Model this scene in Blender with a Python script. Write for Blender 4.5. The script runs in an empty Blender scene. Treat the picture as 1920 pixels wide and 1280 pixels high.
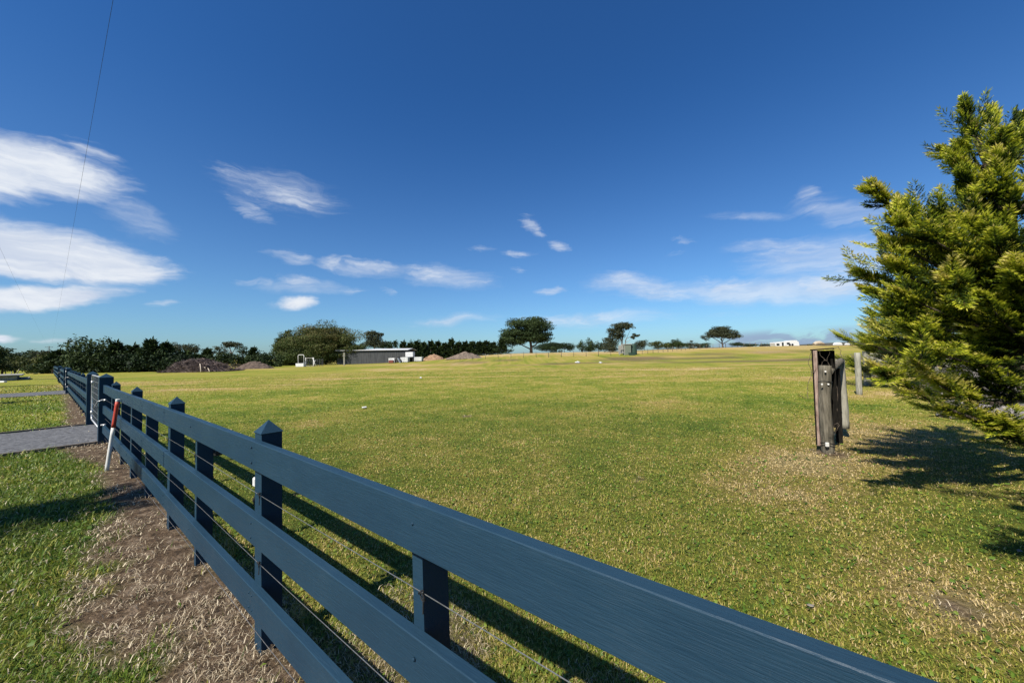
import bpy, bmesh, math, random
import numpy as np
from mathutils import Vector, Matrix, Euler
R = math.radians
scene = bpy.context.scene
col = scene.collection

# ------------------------------------------------------------------ camera
H = 1.55
F = 693.0                       # focal length in pixels of a 1920 px wide picture
ROLL, PITCH = R(1.06), R(2.07)
cd = bpy.data.cameras.new('camera')
cam = bpy.data.objects.new('camera', cd)
col.objects.link(cam)
cd.sensor_width = 36.0
cd.lens = F / 1920 * 36.0
cd.clip_start = 0.05
cd.clip_end = 9000
cam.matrix_world = (Matrix.Translation((0, 0, H)) @ Matrix.Rotation(R(90) + PITCH, 4, 'X')
                    @ Matrix.Rotation(-ROLL, 4, 'Z'))
scene.camera = cam

# ------------------------------------------------------------------ sun and sky
SUN_AZ, SUN_EL = R(-140.0), R(46.5)
sd = bpy.data.lights.new('sun', 'SUN')
sd.energy = 4.6
sd.angle = R(0.53)
sd.color = (1.0, 0.93, 0.80)
sun = bpy.data.objects.new('sun', sd)
col.objects.link(sun)
sdir = Vector((math.sin(SUN_AZ) * math.cos(SUN_EL), math.cos(SUN_AZ) * math.cos(SUN_EL), math.sin(SUN_EL)))
sun.rotation_euler = sdir.to_track_quat('Z', 'Y').to_euler()
sun.location = (-10, -14, 20)

scene.view_settings.view_transform = 'Standard'
scene.view_settings.look = 'None'
scene.view_settings.gamma = 1
scene.view_settings.use_curve_mapping = False
scene.view_settings.exposure = 0.85

def nn(nt, t, **kw):
    n = nt.nodes.new(t)
    for k, v in kw.items():
        if k in ('loc',):
            continue
        setattr(n, k, v)
    return n

def math_node(nt, op, a, b=None, c=None, clamp=False):
    n = nt.nodes.new('ShaderNodeMath'); n.operation = op; n.use_clamp = clamp
    for i, v in enumerate((a, b, c)):
        if v is None: continue
        if isinstance(v, (int, float)): n.inputs[i].default_value = v
        else: nt.links.new(v, n.inputs[i])
    return n.outputs[0]

def smooth(nt, v, a, b, lo=0.0, hi=1.0, kind='SMOOTHSTEP'):
    n = nt.nodes.new('ShaderNodeMapRange'); n.interpolation_type = kind
    nt.links.new(v, n.inputs[0])
    n.inputs[1].default_value = a; n.inputs[2].default_value = b
    n.inputs[3].default_value = lo; n.inputs[4].default_value = hi
    return n.outputs[0]

def noise(nt, vec, scale, detail=4, rough=0.5, dist=0.0, lac=2.0):
    n = nt.nodes.new('ShaderNodeTexNoise')
    n.inputs['Scale'].default_value = scale; n.inputs['Detail'].default_value = detail
    n.inputs['Roughness'].default_value = rough; n.inputs['Distortion'].default_value = dist
    n.inputs['Lacunarity'].default_value = lac
    if vec is not None: nt.links.new(vec, n.inputs['Vector'])
    return n

def mixc(nt, f, a, b, mode='MIX'):
    n = nt.nodes.new('ShaderNodeMix'); n.data_type = 'RGBA'; n.blend_type = mode
    if isinstance(f, (int, float)): n.inputs[0].default_value = f
    else: nt.links.new(f, n.inputs[0])
    for i, v in ((6, a), (7, b)):
        if isinstance(v, tuple): n.inputs[i].default_value = (v[0], v[1], v[2], 1)
        else: nt.links.new(v, n.inputs[i])
    return n.outputs[2]

def ray(px, py):
    u = (px - 960) / F; v = -(py - 640) / F
    c, s = math.cos(ROLL), math.sin(ROLL)
    r = u * c + v * s; up = -u * s + v * c
    cp, sp = math.cos(PITCH), math.sin(PITCH)
    return np.array([r, cp - up * sp, sp + up * cp])

def at(px, py, Y):
    d = ray(px, py); return d * (Y / d[1]) + np.array([0, 0, H])

def azel(px, py):
    d = ray(px, py); d = d / np.linalg.norm(d)
    return math.atan2(d[0], d[1]), math.asin(d[2])

world = bpy.data.worlds.new('World'); scene.world = world
world.use_nodes = True
wt = world.node_tree; wt.nodes.clear()
sky = nn(wt, 'ShaderNodeTexSky', sky_type='NISHITA', sun_disc=False)
sky.sun_elevation = SUN_EL; sky.sun_rotation = SUN_AZ
sky.altitude = 0; sky.air_density = 1.0; sky.dust_density = 0.6; sky.ozone_density = 2.2
geo = nn(wt, 'ShaderNodeTexCoord')
sep = nn(wt, 'ShaderNodeSeparateXYZ'); wt.links.new(geo.outputs['Generated'], sep.inputs[0])
az = math_node(wt, 'ARCTAN2', sep.outputs[0], sep.outputs[1])
el = math_node(wt, 'ARCSINE', sep.outputs[2])
ae = nn(wt, 'ShaderNodeCombineXYZ'); wt.links.new(az, ae.inputs[0]); wt.links.new(el, ae.inputs[1])
# streaky warp of the cloud field
wn = noise(wt, ae.outputs[0], 5.0, 5, 0.6)
wsub = nn(wt, 'ShaderNodeVectorMath', operation='SUBTRACT'); wt.links.new(wn.outputs['Color'], wsub.inputs[0])
wsub.inputs[1].default_value = (.5, .5, .5)
wsc = nn(wt, 'ShaderNodeVectorMath', operation='MULTIPLY'); wt.links.new(wsub.outputs[0], wsc.inputs[0])
wsc.inputs[1].default_value = (.13, .06, 0)
aw = nn(wt, 'ShaderNodeVectorMath', operation='ADD'); wt.links.new(ae.outputs[0], aw.inputs[0]); wt.links.new(wsc.outputs[0], aw.inputs[1])

# each cloud: two ends (px), half width px, weight
CLOUDS_THICK = [
    ((-160, 255), (185, 345), 50, 1.35), ((-200, 330), (120, 352), 34, 1.1),
    ((-160, 430), (280, 505), 44, 1.7), ((-160, 470), (330, 512), 26, 1.9), ((-160, 450), (150, 480), 36, 1.6),
    ((-150, 566), (255, 545), 20, 1.5), ((505, 562), (585, 561), 9, 1.25),
    ((-40, 624), (55, 626), 4, 1.2),
]
CLOUDS_WISP = [
    ((130, 275), (235, 318), 20, .9), ((100, 345), (250, 372), 22, .9), ((200, 380), (320, 436), 14, .6),
    ((410, 315), (560, 360), 34, .85), ((440, 345), (640, 388), 30, 1.15), ((430, 365), (525, 420), 13, .9),
    ((495, 475), (590, 495), 12, 1.0), ((570, 500), (650, 492), 12, 1.2), ((620, 492), (770, 508), 11, 1.4), ((740, 503), (860, 528), 14, 1.25), ((820, 528), (935, 532), 13, 1.0), ((600, 490), (622, 512), 10, .9),
    ((425, 528), (530, 524), 7, .9), ((510, 518), (610, 540), 9, 1.1), ((590, 541), (700, 543), 5, .8),
    ((983, 408), (1012, 438), 12, 1.1), ((1030, 455), (1056, 463), 9, 1.1), ((940, 473), (1010, 476), 6, 1.0), ((860, 466), (940, 462), 6, .7),
    ((715, 540), (750, 550), 7, .8), ((1000, 549), (1068, 544), 5, 1.1), ((955, 506), (990, 510), 5, .7),
    ((1500, 362), (1528, 376), 14, .8), ((1325, 406), (1510, 404), 6, .85), ((1480, 392), (1680, 420), 22, .85),
    ((1110, 528), (1215, 522), 15, 1.15), ((1140, 548), (1330, 550), 14, 1.2), ((1270, 540), (1480, 534), 20, 1.2), ((1440, 538), (1700, 530), 22, 1.35), ((1380, 480), (1620, 460), 16, 1.0), ((1500, 500), (1720, 490), 40, 1.1),
    ((1260, 446), (1330, 450), 9, .8), ((1340, 470), (1480, 462), 9, .75), ((1240, 478), (1310, 470), 6, .6),
    ((750, 607), (940, 590), 7, 1.0), ((930, 598), (1270, 590), 10, 1.05), ((1130, 556), (1300, 560), 6, .8), ((260, 576), (350, 572), 5, .9), ((80, 630), (140, 632), 4, .8), ((1290, 590), (1440, 578), 5, .7),
]
def cloud_field(lst, vec):
    tot = None
    for (a, b, hw, w) in lst:
        A = azel(*a); B = azel(*b)
        cx, cy = (A[0] + B[0]) / 2, (A[1] + B[1]) / 2
        mid = ((a[0] + b[0]) / 2, (a[1] + b[1]) / 2)
        U = azel(mid[0], mid[1] - hw); half = abs(U[1] - cy) + .004
        ang = math.atan2(B[1] - A[1], B[0] - A[0])
        L = math.hypot(B[0] - A[0], B[1] - A[1]) / 2 + half * 1.2
        m = nn(wt, 'ShaderNodeMapping', vector_type='TEXTURE')
        m.inputs['Location'].default_value = (cx, cy, 0)
        m.inputs['Rotation'].default_value = (0, 0, ang)
        m.inputs['Scale'].default_value = (L * 1.1, half * 1.35, 1)
        wt.links.new(vec, m.inputs['Vector'])
        l = nn(wt, 'ShaderNodeVectorMath', operation='LENGTH'); wt.links.new(m.outputs[0], l.inputs[0])
        f = smooth(wt, l.outputs['Value'], 1.15, 0.1, 0, w)
        tot = f if tot is None else math_node(wt, 'MAXIMUM', tot, f)
    return tot
smap = nn(wt, 'ShaderNodeMapping'); smap.inputs['Scale'].default_value = (1, 4.2, 1); smap.inputs['Rotation'].default_value = (0, 0, R(14))
wt.links.new(aw.outputs[0], smap.inputs['Vector'])
n1 = noise(wt, smap.outputs[0], 7.0, 8, 0.62, 0.6)
n2 = noise(wt, smap.outputs[0], 26.0, 6, 0.65, 0.8)
nz = math_node(wt, 'ADD', math_node(wt, 'MULTIPLY', n1.outputs['Fac'], .65), math_node(wt, 'MULTIPLY', n2.outputs['Fac'], .35))
thick = cloud_field(CLOUDS_THICK, aw.outputs[0])
wisp = cloud_field(CLOUDS_WISP, aw.outputs[0])
st_map = nn(wt, 'ShaderNodeMapping'); st_map.inputs['Scale'].default_value = (3.0, 15.0, 1); st_map.inputs['Rotation'].default_value = (0, 0, R(8))
wt.links.new(aw.outputs[0], st_map.inputs['Vector'])
n3 = noise(wt, st_map.outputs[0], 3.0, 8, .62, 1.6)
tk = smooth(wt, math_node(wt, 'ADD', thick, math_node(wt, 'MULTIPLY_ADD', math_node(wt, 'ADD', math_node(wt, 'MULTIPLY', nz, .7), math_node(wt, 'MULTIPLY', n3.outputs['Fac'], .4)), 1.7, -.98)), .12, 1.25)
tk = math_node(wt, 'MULTIPLY', tk, smooth(wt, thick, 0, .25))
ns_ = math_node(wt, 'ADD', math_node(wt, 'MULTIPLY_ADD', nz, .9, -.45), math_node(wt, 'MULTIPLY_ADD', n3.outputs['Fac'], 1.5, -.75))
wk = smooth(wt, math_node(wt, 'ADD', math_node(wt, 'MULTIPLY', wisp, .95), ns_), .34, 1.65, 0, .78)
wk = math_node(wt, 'MULTIPLY', wk, smooth(wt, wisp, 0.0, .35))
CLOUDS_VEIL = [((1100, 530), (1300, 545), 20, 1.0), ((1220, 545), (1720, 535), 24, 1.15), ((1400, 500), (1720, 470), 40, .9), ((1330, 470), (1560, 455), 12, .7), ((560, 498), (800, 508), 11, .9), ((740, 508), (930, 534), 18, .95),
    ((430, 330), (640, 385), 40, .75), ((760, 606), (940, 592), 9, .7), ((930, 600), (1300, 590), 12, .8), ((1480, 385), (1700, 420), 26, .7), ((160, 360), (310, 434), 30, .7), ((430, 526), (680, 543), 9, .7), ((1320, 405), (1520, 406), 8, .7)]
veil = cloud_field(CLOUDS_VEIL, aw.outputs[0])
vk = smooth(wt, math_node(wt, 'ADD', veil, math_node(wt, 'MULTIPLY', ns_, .55)), .15, 1.35, 0, .62)
vk = math_node(wt, 'MULTIPLY', vk, smooth(wt, veil, 0.0, .3))
wk = math_node(wt, 'MAXIMUM', wk, vk)
alpha = math_node(wt, 'MAXIMUM', tk, wk)
# thin grey bank low on the right
sh_map = nn(wt, 'ShaderNodeMapping', vector_type='TEXTURE')
a0 = azel(1500, 636)
sh_map.inputs['Location'].default_value = (a0[0], a0[1], 0); sh_map.inputs['Scale'].default_value = (.28, .03, 1)
wt.links.new(ae.outputs[0], sh_map.inputs['Vector'])
shl = nn(wt, 'ShaderNodeVectorMath', operation='LENGTH'); wt.links.new(sh_map.outputs[0], shl.inputs[0])
bank = math_node(wt, 'MULTIPLY', smooth(wt, shl.outputs['Value'], 1, .35, 0, .75), smooth(wt, n1.outputs['Fac'], .38, .55))
tint = mixc(wt, 1.0, sky.outputs[0], (0.29, 0.98, 1.84), 'MULTIPLY')
# deeper blue overhead
hgt = smooth(wt, el, 0.0, 0.66)
deep = mixc(wt, hgt, (2.0, .91, .65), (.90, .68, .62))
tint2 = mixc(wt, 1.0, tint, deep, 'MULTIPLY')
c1 = mixc(wt, bank, tint2, (2.6, 3.2, 5.0))
shade = mixc(wt, smooth(wt, n1.outputs['Fac'], .35, .65), (5.6, 6.3, 7.6), (7.6, 8.0, 8.6))
c2 = mixc(wt, alpha, c1, shade)
bg = nn(wt, 'ShaderNodeBackground'); bg.inputs['Strength'].default_value = 0.060
wt.links.new(c2, bg.inputs['Color'])
wo = nn(wt, 'ShaderNodeOutputWorld'); wt.links.new(bg.outputs[0], wo.inputs['Surface'])

# ------------------------------------------------------------------ frame of the fence
TH = R(51.6)
D2 = np.array([-math.sin(TH), math.cos(TH)])      # along the fence, away from the camera
M2 = np.array([math.cos(TH), math.sin(TH)])       # across it, towards the field
C0 = 0.727
def FS(s, side, z=0.0):
    p = D2 * s + M2 * (C0 + side); return np.array([p[0], p[1], z])

# ------------------------------------------------------------------ noise in numpy (for real shapes and patch maps)
def _hash(ix, iy, seed):
    h = (ix.astype(np.int64) * 374761393 + iy.astype(np.int64) * 668265263 + seed * 1442695041) & 0xFFFFFFFF
    h = ((h ^ (h >> 13)) * 1274126177) & 0xFFFFFFFF
    h = h ^ (h >> 16)
    return (h & 0xFFFF) / 65535.0
def vnoise(x, y, seed=0):
    ix = np.floor(x); iy = np.floor(y); fx = x - ix; fy = y - iy
    fx = fx * fx * (3 - 2 * fx); fy = fy * fy * (3 - 2 * fy)
    a = _hash(ix, iy, seed); b = _hash(ix + 1, iy, seed); c = _hash(ix, iy + 1, seed); d = _hash(ix + 1, iy + 1, seed)
    return (a * (1 - fx) + b * fx) * (1 - fy) + (c * (1 - fx) + d * fx) * fy
def fbm(x, y, seed=0, octs=4):
    t = 0; a = .5; n = 0
    for o in range(octs):
        t = t + a * vnoise(x * 2 ** o, y * 2 ** o, seed + o * 7); n += a; a *= .5
    return t / n
def sst(a, b, x):
    t = np.clip((x - a) / (b - a), 0, 1); return t * t * (3 - 2 * t)

def terrain(x, y):
    x = np.asarray(x, float); y = np.asarray(y, float)
    side = x * M2[0] + y * M2[1] - C0
    z = 2.0 * sst(55, 112, y) * sst(-40, 5, x) + 0.7 * sst(30, 75, x) * sst(50, 110, y)
    z = z + 0.05 * (fbm(x / 2.6, y / 2.6, 5, 3) - .5) * sst(1.0, 5, side) 
    z = z - 0.35 * sst(-3.0, -7.0, side) * sst(52, 75, x * D2[0] + y * D2[1])
    return z
def blob(x, y, cx, cy, r):
    return np.exp(-((x - cx) ** 2 + (y - cy) ** 2) / (r * r))

def maps(x, y):
    """dry (0 lush .. 1 straw), dirt (0..1)"""
    side = x * M2[0] + y * M2[1] - C0
    s = x * D2[0] + y * D2[1]
    dist = np.hypot(x, y)
    n1 = fbm(x / 2.2, y / 2.2, 11, 4); n2 = fbm(x / .5, y / .5, 23, 3); n3 = fbm(x / 9, y / 9, 31, 3)
    field = side > 0
    dry = .50 + .28 * (n1 - .5) + .42 * (n2 - .5) + .16 * (n3 - .5)
    dry += .10 * sst(7, 35, dist)
    for (cx, cy, r, a) in ((2.7, 4.0, .75, .26), (4.5, 5.2, .95, .36), (7.4, 7.6, 1.5, .36), (5.8, 6.4, 1.2, .36), (3.0, 2.5, .5, .3), (2.6, 2.2, .3, .3),
                           (3.6, 4.9, .9, .3), (-4.8, 9.1, 1.2, .18), (5.2, 10.7, 1.6, .16), (1.9, 2.6, .7, .15), (1.5, 3.9, 1.2, -.10), (3.8, 3.3, .7, -.10), (3.8, 8.0, 1.7, -.12), (12.5, 12.4, 1.6, .3)):
        dry += a * blob(x, y, cx, cy, r)
    # long pale streaks far out
    dry += .25 * (sst(.52, .7, fbm(x / 14, y / 2.5, 41, 3))) * sst(14, 30, dist)
    lush = .30 + .45 * (n1 - .5) + .30 * (n2 - .5) + .25 * sst(10, 40, dist)
    dry = np.where(field, dry, lush)
    near_post = blob(x, y, 4.66, 5.5, .38)
    strip_w = np.interp(s, [-2, 1.5, 2.6, 3.0, 3.4, 4.2, 4.9, 5.9, 8, 9.5, 10.4, 14.1, 20, 29, 60],
                        [.95, .8, .35, .54, .66, .58, .40, .24, .22, .35, .5, .45, .28, .22, .2])
    edge = .16 * (fbm(s / .35, side / .35, 51, 3) - .5) * 2
    strip = sst(.10, -.06, -(side) - strip_w + edge) * sst(.26, .08, side + edge * .8)
    tuft = sst(.58, .68, fbm(x / .28, y / .28, 61, 3)) * sst(-.2, -.4, side)
    dirt = np.clip(strip * (1 - .75 * tuft), 0, 1)
    dirt = np.maximum(dirt, .9 * sst(.5, .9, near_post))
    near_in = sst(.75, .35, np.abs(side - .35)) * sst(2.6, 1.2, s) * sst(.40, .55, fbm(x / .4, y / .4, 67, 3))
    dirt = np.maximum(dirt, near_in * .8)
    for (cx, cy, r) in ((2.62, 2.25, .12), (2.9, 2.2, .08), (-1.2, 9.5, .15), (1.5, 4.6, .09)):
        dirt = np.maximum(dirt, sst(.4, .8, blob(x, y, cx, cy, r) * (.6 + .8 * n2)))
    # ploughed strip far out
    band = sst(.42, .62, fbm(x / 12, y / 4, 71, 4)) * sst(52, 58, y + .15 * x) * sst(84, 74, y - .1 * x) * sst(-16, -4, x)
    dirt = np.maximum(dirt, .75 * band)
    dry = np.where((y > 88) & field & (x > -20), dry + .25, dry)
    return np.clip(dry, 0, 1), dirt

# ------------------------------------------------------------------ mesh helpers
def np_mesh(name, V, Fc, mats, attrs=None, smooth_=False, mat_idx=None):
    V = np.asarray(V, np.float32); Fc = np.asarray(Fc, np.int32)
    me = bpy.data.meshes.new(name)
    k = Fc.shape[1]
    me.vertices.add(len(V)); me.vertices.foreach_set('co', V.ravel())
    me.loops.add(Fc.size); me.loops.foreach_set('vertex_index', Fc.ravel())
    me.polygons.add(len(Fc)); me.polygons.foreach_set('loop_start', np.arange(0, Fc.size, k, dtype=np.int32))
    me.polygons.foreach_set('loop_total', np.full(len(Fc), k, np.int32))
    if smooth_: me.polygons.foreach_set('use_smooth', np.ones(len(Fc), bool))
    for m in (mats if isinstance(mats, (list, tuple)) else [mats]): me.materials.append(m)
    if mat_idx is not None: me.polygons.foreach_set('material_index', np.asarray(mat_idx, np.int32))
    for an, arr in (attrs or {}).items():
        a = me.attributes.new(an, 'FLOAT', 'POINT'); a.data.foreach_set('value', np.asarray(arr, np.float32))
    me.update(calc_edges=True)
    return me

def link(name, me, parent=None):
    o = bpy.data.objects.new(name, me); col.objects.link(o)
    if parent: o.parent = parent
    return o
def tag(o, label=None, cat=None, group=None, kind=None):
    if label: o['label'] = label
    if cat: o['category'] = cat
    if group: o['group'] = group
    if kind: o['kind'] = kind
    return o
def empty(name, loc, label, cat, rz=0, group=None):
    o = bpy.data.objects.new(name, None); col.objects.link(o)
    o.location = Vector([float(v) for v in loc]); o.rotation_euler = (0, 0, rz); o.empty_display_size = .2
    return tag(o, label, cat, group)

class MB:
    """collects shapes and links them as ONE mesh object"""
    def __init__(s): s.bm = bmesh.new()
    def box(s, lo, hi, bev=0.0, mtx=None, segs=1):
        t = bmesh.new(); bmesh.ops.create_cube(t, size=1)
        sz = [hi[i] - lo[i] for i in range(3)]; c = [(hi[i] + lo[i]) / 2 for i in range(3)]
        bmesh.ops.scale(t, vec=sz, verts=t.verts)
        if bev: bmesh.ops.bevel(t, geom=t.edges[:], offset=bev, segments=segs, affect='EDGES', profile=.5)
        bmesh.ops.translate(t, vec=c, verts=t.verts)
        if mtx is not None: bmesh.ops.transform(t, matrix=mtx, verts=t.verts)
        s._merge(t); return s
    def _merge(s, t):
        me = bpy.data.meshes.new('tmp'); t.to_mesh(me); t.free(); s.bm.from_mesh(me); bpy.data.meshes.remove(me)
    def tube(s, pts, r, seg=8, cap=True):
        pts = [Vector([float(a) for a in p]) for p in pts]
        rs = r if isinstance(r, (list, tuple)) else [r] * len(pts)
        rings = []; prev = None
        for i, p in enumerate(pts):
            d = (pts[min(i + 1, len(pts) - 1)] - pts[max(i - 1, 0)])
            if d.length < 1e-9: d = Vector((0, 0, 1))
            d.normalize()
            if prev is None:
                a = Vector((0, 0, 1)) if abs(d.z) < .9 else Vector((1, 0, 0)); u = d.cross(a).normalized()
            else: u = (prev - d * prev.dot(d)).normalized()
            prev = u; v = d.cross(u)
            rings.append([s.bm.verts.new(p + (u * math.cos(2 * math.pi * k / seg) + v * math.sin(2 * math.pi * k / seg)) * rs[i]) for k in range(seg)])
        for a, b in zip(rings, rings[1:]):
            for k in range(seg):
                f = s.bm.faces.new((a[k], a[(k + 1) % seg], b[(k + 1) % seg], b[k])); f.smooth = seg > 5
        if cap:
            s.bm.faces.new(rings[0][::-1]); s.bm.faces.new(rings[-1])
        return s
    def prism(s, prof, axis_from, axis_to):
        """profile of (u,v) extruded; prof is list of 3-vectors at start, offset vector to end"""
        a = [s.bm.verts.new(p) for p in prof]; off = Vector(axis_to) - Vector(axis_from)
        b = [s.bm.verts.new(Vector(p) + off) for p in prof]
        n = len(prof)
        s.bm.faces.new(a[::-1]); s.bm.faces.new(b)
        for i in range(n): s.bm.faces.new((a[i], a[(i + 1) % n], b[(i + 1) % n], b[i]))
        return s
    def build(s, name, mat, parent=None):
        bmesh.ops.recalc_face_normals(s.bm, faces=s.bm.faces)
        me = bpy.data.meshes.new(name); s.bm.to_mesh(me); s.bm.free(); me.materials.append(mat)
        return link(name, me, parent)

def copy_tree(o, parent=None):
    c = o.copy(); col.objects.link(c); c.parent = parent
    if parent is not None: c.matrix_parent_inverse = o.matrix_parent_inverse.copy()
    for ch in list(o.children): copy_tree(ch, c)
    return c

# ------------------------------------------------------------------ materials
ALB = .74      # overall reflectance level of the surfaces
def base_mat(name):
    m = bpy.data.materials.new(name); m.use_nodes = True
    nt = m.node_tree; b = nt.nodes['Principled BSDF']
    return m, nt, b
def ramp(nt, fac, stops, interp='LINEAR'):
    r = nt.nodes.new('ShaderNodeValToRGB'); r.color_ramp.interpolation = interp
    e = r.color_ramp.elements
    while len(e) < len(stops): e.new(.5)
    for i, (p, c) in enumerate(stops): e[i].position = p; e[i].color = (c[0] * ALB, c[1] * ALB, c[2] * ALB, 1)
    if fac is not None: nt.links.new(fac, r.inputs[0])
    return r.outputs[0]
def bump(nt, b, h, strength=.3, dist=.01):
    n = nt.nodes.new('ShaderNodeBump'); n.inputs['Strength'].default_value = strength; n.inputs['Distance'].default_value = dist
    nt.links.new(h, n.inputs['Height']); nt.links.new(n.outputs[0], b.inputs['Normal'])

GRASS_RAMP = [(0, (.050, .110, .012)), (.22, (.125, .215, .020)), (.45, (.260, .318, .036)), (.65, (.46, .415, .075)), (.82, (.57, .405, .145)), (1, (.72, .56, .29))]

def mat_ground():
    m, nt, b = base_mat('ground')
    tc = nt.nodes.new('ShaderNodeTexCoord')
    ad = nt.nodes.new('ShaderNodeAttribute'); ad.attribute_name = 'dry'
    ai = nt.nodes.new('ShaderNodeAttribute'); ai.attribute_name = 'dirt'
    v = tc.outputs['Object']
    nf = noise(nt, v, 22, 5, .7); nm = noise(nt, v, 3.2, 5, .65); ng = noise(nt, v, .35, 4, .6)
    f = math_node(nt, 'ADD', ad.outputs['Fac'], math_node(nt, 'MULTIPLY_ADD', nf.outputs['Fac'], 1.3, -.65))
    f = math_node(nt, 'ADD', f, math_node(nt, 'MULTIPLY_ADD', nm.outputs['Fac'], .5, -.27))
    f = math_node(nt, 'ADD', f, math_node(nt, 'MULTIPLY_ADD', ng.outputs['Fac'], .3, -.15))
    g = ramp(nt, f, [(p, tuple(x * .74 for x in c)) for p, c in GRASS_RAMP])
    nd = noise(nt, v, 9, 6, .7)
    d = ramp(nt, nd.outputs['Fac'], [(.3, (.030, .022, .016)), (.5, (.125, .086, .055)), (.72, (.30, .235, .175))])
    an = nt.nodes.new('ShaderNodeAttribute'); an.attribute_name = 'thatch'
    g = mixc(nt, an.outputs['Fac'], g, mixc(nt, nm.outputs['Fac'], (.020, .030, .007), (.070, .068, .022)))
    c = mixc(nt, ai.outputs['Fac'], g, d)
    nt.links.new(c, b.inputs['Base Color'])
    b.inputs['Roughness'].default_value = .95; b.inputs['Specular IOR Level'].default_value = .1
    h = math_node(nt, 'ADD', nf.outputs['Fac'], math_node(nt, 'MULTIPLY', nm.outputs['Fac'], 2))
    bump(nt, b, h, .9, .04)
    return m

def mat_leaf(name, stops, transl=.3, rough=.6, spec=.25, objvar=0.0):
    m = bpy.data.materials.new(name); m.use_nodes = True; nt = m.node_tree; nt.nodes.clear()
    a = nt.nodes.new('ShaderNodeAttribute'); a.attribute_name = 'tone'
    f = a.outputs['Fac']
    if objvar:
        oi = nt.nodes.new('ShaderNodeObjectInfo')
        f = math_node(nt, 'ADD', f, math_node(nt, 'MULTIPLY_ADD', oi.outputs['Random'], objvar, -objvar / 2))
    c = ramp(nt, f, stops)
    p = nt.nodes.new('ShaderNodeBsdfPrincipled'); nt.links.new(c, p.inputs['Base Color'])
    p.inputs['Roughness'].default_value = rough; p.inputs['Specular IOR Level'].default_value = spec
    t = nt.nodes.new('ShaderNodeBsdfTranslucent'); nt.links.new(c, t.inputs['Color'])
    mx = nt.nodes.new('ShaderNodeMixShader'); mx.inputs[0].default_value = transl
    nt.links.new(p.outputs[0], mx.inputs[1]); nt.links.new(t.outputs[0], mx.inputs[2])
    o = nt.nodes.new('ShaderNodeOutputMaterial'); nt.links.new(mx.outputs[0], o.inputs['Surface'])
    return m

def mat_noise(name, ca, cb, scale=6, rough=.8, stretch=(1, 1, 1), bs=.3, bd=.01, detail=5, spec=.3, metal=0.0, lo=.35, hi=.65):
    m, nt, b = base_mat(name)
    tc = nt.nodes.new('ShaderNodeTexCoord'); mp = nt.nodes.new('ShaderNodeMapping'); mp.inputs['Scale'].default_value = stretch
    nt.links.new(tc.outputs['Object'], mp.inputs['Vector'])
    n = noise(nt, mp.outputs[0], scale, detail, .65)
    nt.links.new(ramp(nt, n.outputs['Fac'], [(lo, ca), (hi, cb)]), b.inputs['Base Color'])
    b.inputs['Roughness'].default_value = rough; b.inputs['Specular IOR Level'].default_value = spec; b.inputs['Metallic'].default_value = metal
    if bs: bump(nt, b, n.outputs['Fac'], bs, bd)
    return m

def mat_paint():
    m, nt, b = base_mat('fence_paint')
    tc = nt.nodes.new('ShaderNodeTexCoord'); v = tc.outputs['Object']
    mp = nt.nodes.new('ShaderNodeMapping'); mp.inputs['Scale'].default_value = (1.4, 22, 22); nt.links.new(v, mp.inputs['Vector'])
    g = noise(nt, mp.outputs[0], 4.5, 9, .72, .8)
    mp2 = nt.nodes.new('ShaderNodeMapping'); mp2.inputs['Scale'].default_value = (6, 60, 75); nt.links.new(v, mp2.inputs['Vector'])
    g2 = noise(nt, mp2.outputs[0], 3.2, 4, .6, .4)
    n = noise(nt, v, 2.2, 5, .6)
    f = math_node(nt, 'ADD', math_node(nt, 'MULTIPLY', n.outputs['Fac'], .6), math_node(nt, 'MULTIPLY', g.outputs['Fac'], .4))
    c = ramp(nt, f, [(.3, (.015, .041, .074)), (.55, (.021, .054, .091)), (.75, (.037, .072, .108))])
    # pale dusty scuffs and drips
    sc = noise(nt, v, 14, 7, .8, .5)
    scf = math_node(nt, 'MULTIPLY', smooth(nt, sc.outputs['Fac'], .63, .78), smooth(nt, n.outputs['Fac'], .45, .6, 0, .55))
    c = mixc(nt, scf, c, (.11, .15, .165))
    nt.links.new(c, b.inputs['Base Color'])
    b.inputs['Specular IOR Level'].default_value = .12
    nt.links.new(smooth(nt, g.outputs['Fac'], .35, .65, .34, .55), b.inputs['Roughness'])
    cr = smooth(nt, g2.outputs['Fac'], .40, .56)
    h = math_node(nt, 'ADD', math_node(nt, 'MULTIPLY', g.outputs['Fac'], 1.0), math_node(nt, 'MULTIPLY', cr, .35))
    bump(nt, b, h, .5, .0022)
    return m

def mat_plain(name, c, rough=.5, metal=0.0, spec=.4, var=.25, scale=8):
    return mat_noise(name, tuple(x * (1 - var) for x in c), c, scale, rough, bs=.08, bd=.003, spec=spec, metal=metal)

MAT = {}
MAT['ground'] = mat_ground()
MAT['blade'] = mat_leaf('grass_blade', GRASS_RAMP, .28, .55, .35)
def add_dead(m):
    nt = m.node_tree; a = nt.nodes.new('ShaderNodeAttribute'); a.attribute_name = 'dead'
    t = next(n for n in nt.nodes if n.type == 'ATTRIBUTE' and n.attribute_name == 'tone')
    d = ramp(nt, t.outputs['Fac'], [(.5, (.13, .088, .062)), (.72, (.42, .325, .205)), (1, (.92, .79, .57))])
    for n in list(nt.nodes):
        if n.type in ('BSDF_PRINCIPLED', 'BSDF_TRANSLUCENT'):
            sock = n.inputs['Base Color' if n.type == 'BSDF_PRINCIPLED' else 'Color']; src = sock.links[0].from_socket
            nt.links.new(mixc(nt, a.outputs['Fac'], src, d), sock)
add_dead(MAT['blade'])
MAT['paint'] = mat_paint()
MAT['wire'] = mat_noise('galvanised_wire', (.32, .33, .34), (.55, .56, .57), 30, .4, bs=0, metal=.8)
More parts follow.
